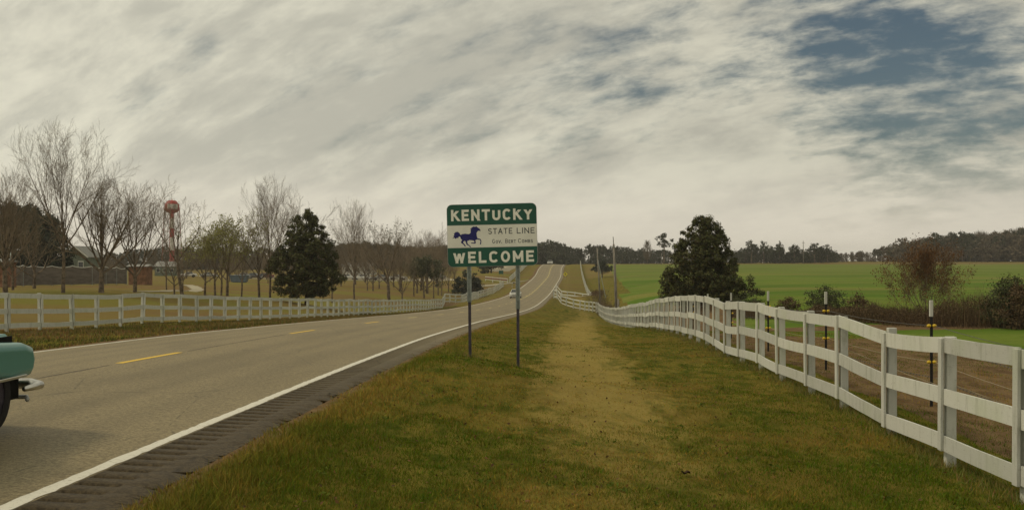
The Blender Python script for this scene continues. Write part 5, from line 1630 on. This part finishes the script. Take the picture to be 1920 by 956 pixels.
mbx = MB(); mbx.add(*prism([(-0.14, 0), (0.14, 0), (0.14, 0.16)] + arc(0, 0.16, 0.14, 0.14, 10, 170, 8) + [(-0.14, 0.16)], -0.3, 0.3)); mb_ = mbx.build("box", M['black'], t_, loc=(0.12, 0, 0.931))
MB().bbox(-0.13, 0.13, -0.315, -0.301, 0.01, 0.26, 0.004).build("door", M['black'], mb_)
Y = 312; x = (939.5 - 960) / FPX * Y; z = gz(x, Y)
t_ = thing("green_sign_board", (x, Y, z), "small green sign board on the grass beyond the low gate", "sign")
MB().bbox(-0.62, 0.62, -0.03, 0.03, 0.75, 1.7, 0.01).build("panel", M['sign_green'], t_)
for s in (-0.5, 0.5):
    MB().box(s - 0.05, s + 0.05, 0.031, 0.11, -0.3, 1.65).build("post", M['pole'], t_)
a, b = at(910.5, 0, 300), at(952, 0, 283)
a, b = Vector((a[0], 300, gz(a[0], 300))), Vector((b[0], 283, gz(b[0], 283)))
t_ = thing("low_gate_fence", a, "low white rail fence with a dark red board at the driveway, under the welcome sign", "fence")
dv = b - a
ang = math.atan2(dv.y, dv.x); ln = math.hypot(dv.x, dv.y)
t_.rotation_euler = (0, 0, ang)
for k in range(4):
    zz = dv.z * k / 3
    MB().bbox(ln * k / 3 - 0.09, ln * k / 3 + 0.09, -0.09, 0.09, zz - 0.4, zz + 1.2, 0.01).build("post", M['paint'], t_)
for nm, zz, hh, mt, yy in (("rail", 1.08, 0.16, 'paint', -0.12), ("red_board", 0.80, 0.30, 'darkred', -0.10), ("rail", 0.45, 0.14, 'paint', -0.12)):
    rb_ = MB(); rb_.add([(0, yy - 0.02, zz - hh / 2), (ln, yy - 0.02, zz - hh / 2 + dv.z), (ln, yy, zz - hh / 2 + dv.z), (0, yy, zz - hh / 2), (0, yy - 0.02, zz + hh / 2), (ln, yy - 0.02, zz + hh / 2 + dv.z), (ln, yy, zz + hh / 2 + dv.z), (0, yy, zz + hh / 2)],
                      [(3, 2, 1, 0), (4, 5, 6, 7), (0, 1, 5, 4), (1, 2, 6, 5), (2, 3, 7, 6), (3, 0, 4, 7)])
    rb_.build(nm, M[mt], t_)

# ------------------------------------------------------------------ water tower
Y = 420; S2 = Y / FPX; x = (322.3 - 960) * S2; z = gz(x, Y)
def tz(py): return -(py - HY) * S2 - z
wt = thing("water_tower", (x, Y, z), "red and white water tower on legs beyond the bare trees", "water tower")
rT = 13.6 * S2
tank = MB().lathe([(0.02, tz(375.6)), (rT * 0.52, tz(376.2)), (rT * 0.72, tz(378.5)), (rT * 0.80, tz(381.2)), (rT * 1.0, tz(383)), (rT * 1.0, tz(392.5)), (rT * 0.93, tz(395.5)), (rT * 0.70, tz(398)), (rT * 0.35, tz(400)), (0.02, tz(400.6))], 32).build("tank", M['red'], wt, True)
wp = MB()
for k in range(12):
    a0, a1 = R(-112 + k * 7.5), R(-112 + (k + 1) * 7.5)
    r1 = rT * 1.004
    for (zz0, zz1) in ((tz(392.2), tz(383.2)),):
        wp.add([(r1 * math.cos(a0), r1 * math.sin(a0), zz0), (r1 * math.cos(a1), r1 * math.sin(a1), zz0), (r1 * math.cos(a1), r1 * math.sin(a1), zz1), (r1 * math.cos(a0), r1 * math.sin(a0), zz1)], [(0, 1, 2, 3)])
wp.build("white_panel", M['towerwhite'], tank)
wl = MB()
for a0, wdg, zt_, zb_ in ((-96, 5, 384.6, 388), (-84, 6, 384.6, 388.4), (-68, 5, 384.8, 388.6), (-60, 4, 384.6, 388.2), (-47, 5, 384.9, 388.5), (-92, 14, 389.6, 390.6), (-62, 16, 389.6, 390.4)):
    b0, b1 = R(a0), R(a0 + wdg); r1 = rT * 1.010
    wl.add([(r1 * math.cos(b0), r1 * math.sin(b0), tz(zb_)), (r1 * math.cos(b1), r1 * math.sin(b1), tz(zb_)), (r1 * math.cos(b1), r1 * math.sin(b1), tz(zt_)), (r1 * math.cos(b0), r1 * math.sin(b0), tz(zt_))], [(0, 1, 2, 3)])
wl.build("faded_marks", M['towermark'], tank)
MB().lathe([(rT * 1.0, tz(393.0)), (rT * 1.12, tz(393.0)), (rT * 1.12, tz(392.4)), (rT * 1.0, tz(392.4))], 32).build("walkway", M['red'], tank)
rl = MB()
rl.lathe([(rT * 1.11, tz(389.8)), (rT * 1.12, tz(389.6)), (rT * 1.11, tz(389.4))], 32)
for k in range(24):
    a = R(k * 15); rl.tube([(rT * 1.11 * math.cos(a), rT * 1.11 * math.sin(a), tz(392.6)), (rT * 1.11 * math.cos(a), rT * 1.11 * math.sin(a), tz(389.5))], 0.025, 3)
rl.build("railing", M['red'], tank)
MB().tube([(0, 0, tz(375.6)), (0, 0, tz(372))], 0.12, 6).build("vent", M['red'], tank)
MB().tube([(0.3, 0, tz(375.6)), (0.3, 0, tz(373.4))], 0.06, 6).build("beacon", M['yellow'], tank)
for y0, y1, mt in ((400, 409.5, 'red'), (409.5, 428, 'towerwhite'), (428, 445, 'red'), (445, 470, 'towerwhite'), (470, 530, 'red')):
    MB().lathe([(3.6 * S2, tz(y1)), (3.6 * S2, tz(y0))], 16).build("riser", M[mt], wt, True)
for k in range(4):
    a = R(k * 90 + 3)
    c, s = math.cos(a), math.sin(a)
    MB().tube([(rT * 1.42 * c, rT * 1.42 * s, -0.5), (rT * 1.03 * c, rT * 1.03 * s, tz(391))], 0.14, 6).build("leg", M['palered'], wt)
    st = MB()
    for py in (434, 470):
        f = (tz(py) + 0.5) / (tz(391) + 0.5); rr_ = rT * (1.42 + (1.03 - 1.42) * f)
        a2 = R((k + 1) * 90 + 3)
        st.tube([(rr_ * c, rr_ * s, tz(py)), (rr_ * math.cos(a2), rr_ * math.sin(a2), tz(py))], 0.075, 5)
    for p0, p1 in ((434, 394), (470, 434)):
        f0, f1 = (tz(p0) + 0.5) / (tz(391) + 0.5), (tz(p1) + 0.5) / (tz(391) + 0.5)
        q0, q1 = rT * (1.42 - 0.39 * f0), rT * (1.42 - 0.39 * f1); a2 = R((k + 1) * 90 + 3)
        st.tube([(q0 * c, q0 * s, tz(p0)), (q1 * math.cos(a2), q1 * math.sin(a2), tz(p1))], 0.035, 3)
        st.tube([(q1 * c, q1 * s, tz(p1)), (q0 * math.cos(a2), q0 * math.sin(a2), tz(p0))], 0.035, 3)
    st.build("strut", M['palered'], wt)

# ------------------------------------------------------------------ far buildings, screen fence, parked cars
SF = [at(8, 0, 150), at(60, 0, 158), at(120, 0, 161), at(185, 0, 163), at(238, 0, 170)]
P = resample([(q[0], q[1]) for q in SF], 2.6)
zs = ground_z(P[:, 0], P[:, 1], False)
t_ = thing("screen_fence", (P[0][0], P[0][1], zs[0]), "long grey cloth screen fence with sagging pale top behind the left trees", "fence")
o_ = Vector(t_.location)
rs = random.Random(8)
for i in range(len(P)):
    h_ = 3.0 - 0.55 * i / len(P) + rs.uniform(-0.06, 0.06)
    MB().tube([(0, 0, -0.3), (0, 0, h_)], 0.05, 6).build("post", M['galv'], t_, loc=Vector((P[i][0], P[i][1], zs[i])) - o_)
    if i + 1 < len(P):
        a, b = Vector((P[i][0], P[i][1], zs[i])) - o_, Vector((P[i + 1][0], P[i + 1][1], zs[i + 1])) - o_
        cl_ = MB(); n_ = 6
        vs = []
        hb2 = 3.0 - 0.55 * (i + 1) / len(P)
        for k in range(n_ + 1):
            u = k / n_; p = a.lerp(b, u); bow = math.sin(u * math.pi)
            for hz_, dy in ((0.10 + 0.06 * bow, -0.06), (1.0, -0.06 - 0.10 * bow * rs.uniform(0.4, 1.2)), (2.0, -0.06 - 0.12 * bow * rs.uniform(0.4, 1.2)), (h_ * (1 - u) + hb2 * u - 0.22 * bow, -0.06)):
                vs.append((p.x, p.y + dy, p.z + hz_))
        cl_.add(vs, [(k * 4 + j, (k + 1) * 4 + j, (k + 1) * 4 + j + 1, k * 4 + j + 1) for k in range(n_) for j in range(3)])
        cl_.build("cloth", M['screen'], t_, True)
        MB().tube([vs[k * 4 + 3] for k in range(n_ + 1)], 0.055, 5).build("hem", M['trim'], t_)


def house(px0, px1, Y, wall_h, roof_h, depth, label, wallm, roofm, gable_front=True, rise=0.0, name="house", windows=0):
    x0, x1 = (px0 - 960) / FPX * Y, (px1 - 960) / FPX * Y
    cx, wd = (x0 + x1) / 2, (x1 - x0) / 2
    z = gz(cx, Y) + rise
    t = thing(name, (cx, Y, z), label, "building")
    wl = MB()
    if gable_front:
        wl.add(*prism([(-wd, -0.4), (wd, -0.4), (wd, wall_h), (0, wall_h + roof_h), (-wd, wall_h)], 0, depth))
    else:
        wl.box(-wd, wd, 0, depth, -0.4, wall_h)
    wl.build("wall", M[wallm], t)
    rf = MB(); o = 0.35; th = 0.16
    if gable_front:
        sl = roof_h / wd
        for s in (-1, 1):
            pl = [(0, wall_h + roof_h + 0.02), (s * (wd + o), wall_h - sl * o + 0.02), (s * (wd + o), wall_h - sl * o + th + 0.02), (0, wall_h + roof_h + th + 0.02)]
            rf.add(*prism(pl if s < 0 else pl[::-1], -o, depth + o))
        rf.build("roof", M[roofm], t)
        bb = MB()
        for s in (-1, 1):
            pl = [(0, wall_h + roof_h - 0.05), (s * (wd + o), wall_h - sl * o - 0.05), (s * (wd + o), wall_h - sl * o + th + 0.03), (0, wall_h + roof_h + th + 0.03)]
            bb.add(*prism(pl if s < 0 else pl[::-1], -o - 0.06, -o - 0.003))
        bb.build("barge_board", M['trim'], t)
    else:
        hy = depth / 2
        v = [(-wd - o, -o, wall_h), (wd + o, -o, wall_h), (wd + o, depth + o, wall_h), (-wd - o, depth + o, wall_h), (-wd - o, hy, wall_h + roof_h), (wd + o, hy, wall_h + roof_h)]
        rf.add(v, [(0, 1, 5, 4), (2, 3, 4, 5), (1, 2, 5), (3, 0, 4), (3, 2, 1, 0)])
        rf.build("roof", M[roofm], t)
    for k in range(windows):
        xx = -wd + 2 * wd * (k + 0.5) / windows
        f = MB(); f.bbox(xx - 0.55, xx + 0.55, -0.05, -0.003, wall_h * 0.38, wall_h * 0.82, 0.01); fo = f.build("window", M['trim'], t)
        MB().box(xx - 0.45, xx + 0.45, -0.06, -0.051, wall_h * 0.42, wall_h * 0.78).build("pane", M['glass'], fo)
    return t


house(117, 163, 225, 4.9, 1.9, 9, "grey-green gabled building with pale roof edges behind the grey screen", 'cladding', 'roof', True, 0, "gabled_building", 2)
house(241, 274, 172, 2.75, 0.35, 3, "small orange brick shed behind the bare trees left of the water tower", 'brick', 'roof', False, 0, "brick_shed")
house(-30, 4, 140, 3.1, 0.4, 4, "orange brick building corner cut by the left edge", 'brick', 'roof', False, 0, "brick_building")
house(290, 328, 320, 2.6, 1.5, 8, "low grey-roofed building behind the foot of the water tower", 'cladding', 'roof', False, 0, "low_building", 3)
house(640, 700, 330, 2.6, 1.0, 8, "low white building showing through the bare grove right of the park magnolia", 'towerwhite', 'roof', False, 0, "low_building", 3)
x = (449 - 960) / FPX * 225; z = gz(x, 225)
t_ = thing("skip_bin", (x, 225, z), "dull blue skip bin on the grass behind the budding trees", "bin")
sb = MB(); sb.add(*prism([(-1.4, 0.1), (1.4, 0.1), (1.75, 1.35), (-1.75, 1.35)], -0.9, 0.9)); sb.build("body", M['blue'], t_)
MB().bbox(-1.85, 1.85, -1.0, 1.0, 1.351, 1.44, 0.02).build("rim", M['blue'], t_)
MB().bbox(-1.2, 1.2, -0.7, 0.7, -0.15, 0.099, 0.02).build("skids", M['well'], t_)
sheet("car_park", [at(440, 0, 292), at(560, 0, 292), at(700, 0, 296), at(850, 0, 305)], [9, 10, 10, 8], M['dirtroad'], 0.05, label="pale car park behind the park grove")


def copy_thing(src, loc, rzv, label, paint):
    c = src.copy(); col.objects.link(c); c.location = loc; c.rotation_euler = (0, 0, rzv); c['label'] = label
    for ch in src.children:
        d = ch.copy(); col.objects.link(d); d.parent = c
        if paint and ch.name.split('.')[0] in ('body', 'hood', 'boot_lid', 'roof', 'pillars'):
            d.data = ch.data.copy(); d.data.materials.clear(); d.data.materials.append(paint)
        for g in ch.children:
            e = g.copy(); col.objects.link(e); e.parent = d
    return c


paints = {n: simple(n + "_car_paint", c, 0.35, 0.5, 0.03, 1.0) for n, c in (("silver", (0.34, 0.34, 0.33)), ("dark_grey", (0.06, 0.06, 0.065)), ("dark_red", (0.16, 0.02, 0.02)), ("white", (0.68, 0.67, 0.63)))}
src_car = None
names = {"silver": "silver", "dark_grey": "dark grey", "dark_red": "dark red", "white": "white"}
where = [(352, 300, "white", "right of the water tower foot, before the low building"), (392, 298, "silver", "below the leftmost budding tree"), (455, 292, "silver", "behind the blue skip bin"), (478, 292, "dark_grey", "between the two trunks left of the park magnolia"),
         (497, 293, "dark_red", "behind the tall slender bare tree"), (652, 296, "white", "left of the tall pale bare tree"), (678, 296, "white", "right of the tall pale bare tree's trunk"), (712, 297, "silver", "left of the tufted bare tree"),
         (746, 299, "white", "between the tufted tree and the small round tree"), (820, 304, "silver", "nearest the welcome sign")]
for px, Y, cn, wh in where:
    x = (px - 960) / FPX * Y; z = gz(x, Y) + 0.06
    lab = "%s car parked far off %s" % (names[cn], wh)
    if src_car is None:
        src_car = sedan("parked_car", (x, Y, z), R(200), paints[cn], lab, "cars parked beyond the park", True)
    else:
        copy_thing(src_car, (x, Y, z), R(random.choice((15, 195, 170, -10, 205))), lab, paints[cn])

# ------------------------------------------------------------------ grass and litter


def grass(name, n, y0, y1, pw, hmin, hmax, wd, label, seed):
    g = np.random.default_rng(seed)
    u = g.random(n)
    y = (y0 ** (1 - pw) + u * (y1 ** (1 - pw) - y0 ** (1 - pw))) ** (1 / (1 - pw))
    lo, hi = rx(y) + DR - 0.30 + 0.42 * vnoise(y * 0.9, y * 0 + 3) + 0.15 * vnoise(y * 4.1, y * 0 + 5), np.minimum(0.452 * y + 0.6, fence_x(RIGHT_FENCE, y) + 7.0)
    lo = np.maximum(lo, -0.452 * y - 0.4)
    x = lo + (hi - lo) * g.random(n)
    t = x - rx(y)
    z = ground_z(x, y)
    zc4 = zones(x, y)
    thin = (t < DR + 0.25) & (g.random(n) < 0.55)
    soil = (zc4[:, 2] > 0.6) & (t > DR + 0.6) & (g.random(n) < 0.6)
    k = ~(thin | soil)
    x, y, z, t, zc4 = x[k], y[k], z[k], t[k], zc4[k]; n = len(x)
    n1 = vnoise(x * 0.55, y * 0.34) * 0.5 + vnoise(x * 1.9 + 3, y * 1.0) * 0.32 + vnoise(x * 5.5, y * 4.1 + 8) * 0.18
    pcx = np.interp(y, [0, 8, 14, 25, 40, 60], [1.2, 1.25, 1.25, 1.6, 2.2, 3.4])
    n1 = n1 - 0.12 * sstep(pcx - x, 0.8, 2.4) * sstep(t - DR, 0.6, 1.4) - 0.10 * sstep(x - pcx, 1.4, 2.8)
    dry = sstep(n1 + g.normal(0, 0.09, n), 0.38, 0.60) * 0.95
    path = np.clip(zc4[:, 0] + g.normal(0, 0.16, n), 0, 1)
    path = sstep(path + (n1 - 0.5) * 0.9, 0.25, 0.85)
    green = np.stack([g.uniform(0.050, 0.115, n), g.uniform(0.078, 0.155, n), g.uniform(0.004, 0.011, n)], 1)
    tan = np.stack([g.uniform(0.17, 0.36, n), g.uniform(0.125, 0.240, n), g.uniform(0.020, 0.050, n)], 1)
    straw = np.stack([g.uniform(0.24, 0.45, n), g.uniform(0.18, 0.325, n), g.uniform(0.036, 0.080, n)], 1)
    c = green * (1 - dry[:, None]) + tan * dry[:, None]
    pw_ = (path * (0.45 + 0.5 * g.random(n)))[:, None]
    c = c * (1 - pw_) + straw * pw_
    edge = np.exp(-np.clip(t - DR, 0, None) / 0.5)[:, None] * 0.6
    c = c * (1 - edge) + straw * 0.8 * edge
    h = g.uniform(hmin, hmax, n) * (1 - 0.55 * path) * (1 + 0.6 * (vnoise(x * 2.3, y * 1.8) - 0.5))
    h *= np.where(g.random(n) < 0.02, 1.9, 1.0) * (1 + 0.9 * np.exp(-((t - DR - 0.4) / 0.35) ** 2))
    a = g.uniform(0, 6.283, n)
    ln = np.abs(g.normal(0, 0.75, n)) * h * (1 + path)
    p = np.stack([x, y, z - 0.008], 1)
    wv = np.stack([np.cos(a), np.sin(a), np.zeros(n)], 1) * (wd * (y / 12.0) ** 0.55 * g.uniform(0.6, 1.3, n))[:, None]
    b = g.uniform(0, 6.283, n)
    tip = p + np.stack([np.cos(b) * ln, np.sin(b) * ln, h], 1)
    V = np.stack([p - wv, p + wv, tip], 1).reshape(-1, 3)
    me = npmesh(name, V, np.arange(n * 3).reshape(n, 3), M['blade'])
    at_ = me.color_attributes.new('tint', 'FLOAT_COLOR', 'POINT')
    cc = np.repeat(np.concatenate([c, np.ones((n, 1))], 1), 3, axis=0).astype(np.float32)
    at_.data.foreach_set('color', cc.ravel())
    return tag(link(name, me), label, "grass", None, 'stuff')


grass("grass", 420000, 7.2, 60.0, 1.75, 0.018, 0.052, 0.0042, "short mown green and tan grass of the verge beside the road", 21)


def left_grass(n, seed):
    g = np.random.default_rng(seed)
    y = g.uniform(17, 120, n)
    fl = fence_x(LEFT_FENCE, y)
    x = fl - 1.5 + (rx(y) + DL - 0.5 - fl + 1.5) * g.random(n)
    z = ground_z(x, y)
    n1 = vnoise(x * 0.4, y * 0.3) * 0.6 + vnoise(x * 1.5, y * 1.1) * 0.4
    dry = sstep(n1 + g.normal(0, 0.15, n), 0.3, 0.65)[:, None]
    green = np.stack([g.uniform(0.05, 0.10, n), g.uniform(0.062, 0.105, n), g.uniform(0.011, 0.022, n)], 1)
    tan = np.stack([g.uniform(0.15, 0.26, n), g.uniform(0.105, 0.175, n), g.uniform(0.035, 0.07, n)], 1)
    c = green * (1 - dry) + tan * dry
    h = g.uniform(0.04, 0.13, n) * (0.6 + 0.8 * vnoise(x, y))
    a = g.uniform(0, 6.283, n)
    p = np.stack([x, y, z - 0.01], 1)
    wv = np.stack([np.cos(a), np.sin(a), np.zeros(n)], 1) * g.uniform(0.008, 0.02, n)[:, None]
    tip = p + np.stack([g.normal(0, 0.03, n), g.normal(0, 0.03, n), h], 1)
    me = npmesh("grass", np.stack([p - wv, p + wv, tip], 1).reshape(-1, 3), np.arange(n * 3).reshape(n, 3), M['blade'])
    at_ = me.color_attributes.new('tint', 'FLOAT_COLOR', 'POINT')
    at_.data.foreach_set('color', np.repeat(np.concatenate([c, np.ones((n, 1))], 1), 3, axis=0).astype(np.float32).ravel())
    tag(link("grass", me), "rough grass between the road and the left white fence", "grass", None, 'stuff')


left_grass(90000, 31)


def post_grass(n, seed):
    g = np.random.default_rng(seed)
    P = resample(RIGHT_FENCE, 2.4)
    k = g.integers(0, min(len(P), 26), n)
    P = np.concatenate([P[:26], np.array([[(881.5 - 960) * S, SY + 0.05], [(972 - 960) * S, SY + 0.05]])])
    k = np.where(g.random(n) < 0.06, 26 + g.integers(0, 2, n), k)
    x = P[k, 0] + g.normal(0, 0.13, n); y = P[k, 1] + g.normal(0, 0.16, n)
    m = n // 2                                          # the rest grows along the fence line
    yy = 9 + 50 * g.random(m) ** 1.4
    y[:m] = yy; x[:m] = fence_x(RIGHT_FENCE, yy) + g.normal(0, 0.16, m)
    z = ground_z(x, y)
    d = g.random(n)[:, None]
    c = np.stack([g.uniform(0.045, 0.10, n), g.uniform(0.08, 0.14, n), g.uniform(0.010, 0.02, n)], 1) * (1 - d) + np.stack([g.uniform(0.2, 0.36, n), g.uniform(0.15, 0.27, n), g.uniform(0.05, 0.1, n)], 1) * d
    h = g.uniform(0.05, 0.17, n)
    a = g.uniform(0, 6.283, n)
    p = np.stack([x, y, z - 0.01], 1)
    wv = np.stack([np.cos(a), np.sin(a), np.zeros(n)], 1) * (0.0035 * (y / 12) ** 0.55)[:, None]
    tip = p + np.stack([g.normal(0, 0.05, n), g.normal(0, 0.05, n), h], 1)
    me = npmesh("grass", np.stack([p - wv, p + wv, tip], 1).reshape(-1, 3), np.arange(n * 3).reshape(n, 3), M['blade'])
    at_ = me.color_attributes.new('tint', 'FLOAT_COLOR', 'POINT')
    at_.data.foreach_set('color', np.repeat(np.concatenate([c, np.ones((n, 1))], 1), 3, axis=0).astype(np.float32).ravel())
    tag(link("grass", me), "longer grass left uncut around the posts of the right plank fence", "grass", None, 'stuff')


post_grass(16000, 41)

g = np.random.default_rng(77)
n = 1500
y = 7.5 + 38 * g.random(n) ** 1.7
x = rx(y) + DR + (fence_x(RIGHT_FENCE, y) - rx(y) - DR) * g.random(n)
k = np.abs(x) < 0.45 * y + 0.5
x, y = x[k], y[k]
V, Fq = leafquads(np.stack([x, y, ground_z(x, y) + 0.022], 1), 0.042, None, 0.6, 1.5)
tag(link("leaf_litter", npmesh("leaf_litter", V, Fq, M['autumn'])), "small fallen brown leaves scattered over the verge", "leaves", None, 'stuff')
n = 150                                              # low broad-leaved weeds between the blades
y = 7.8 + 30 * g.random(n) ** 1.6
x = rx(y) + DR + 0.2 + (fence_x(RIGHT_FENCE, y) - rx(y) - DR) * g.random(n)
k = np.abs(x) < 0.45 * y + 0.5
x, y = x[k], y[k]; n = len(x)
P = np.repeat(np.stack([x, y, ground_z(x, y) + 0.02], 1), 12, axis=0) + g.normal(0, 1, (n * 12, 3)) * np.array([0.045, 0.045, 0.008])
V, Fq = leafquads(P, 0.048, None, 0.45, 1.6)
tag(link("weeds", npmesh("weeds", V, Fq, leafmat("weed_leaves", (0.055, 0.090, 0.010), (0.110, 0.140, 0.022), 0.8, 0.05))), "low broad-leaved weeds dotted through the mown verge", "weeds", None, 'stuff')

# a dead leaf curled on the path
Y = 11.6; x = (1286 - 960) / FPX * Y; z = gz(x, Y)
dl = MB()
vs, n_ = [], 6
for k in range(n_ + 1):
    u = k / n_ - 0.5; wdt = 0.030 * math.cos(u * math.pi) + 0.004
    for j in (-1, 0, 1):
        vs.append((u * 0.09, j * wdt, 0.008 + 0.020 * abs(j) + 0.05 * u * u + 0.01 * math.sin(u * 9)))
dl.add(vs, [(k * 3 + j, k * 3 + 3 + j, k * 3 + 4 + j, k * 3 + 1 + j) for k in range(n_) for j in range(2)])
lf = dl.build("dead_leaf", M['deadleaf'], None, True, (x, Y, z + 0.02))
tag(lf, "single dark curled dead leaf lying on the worn path", "leaf")
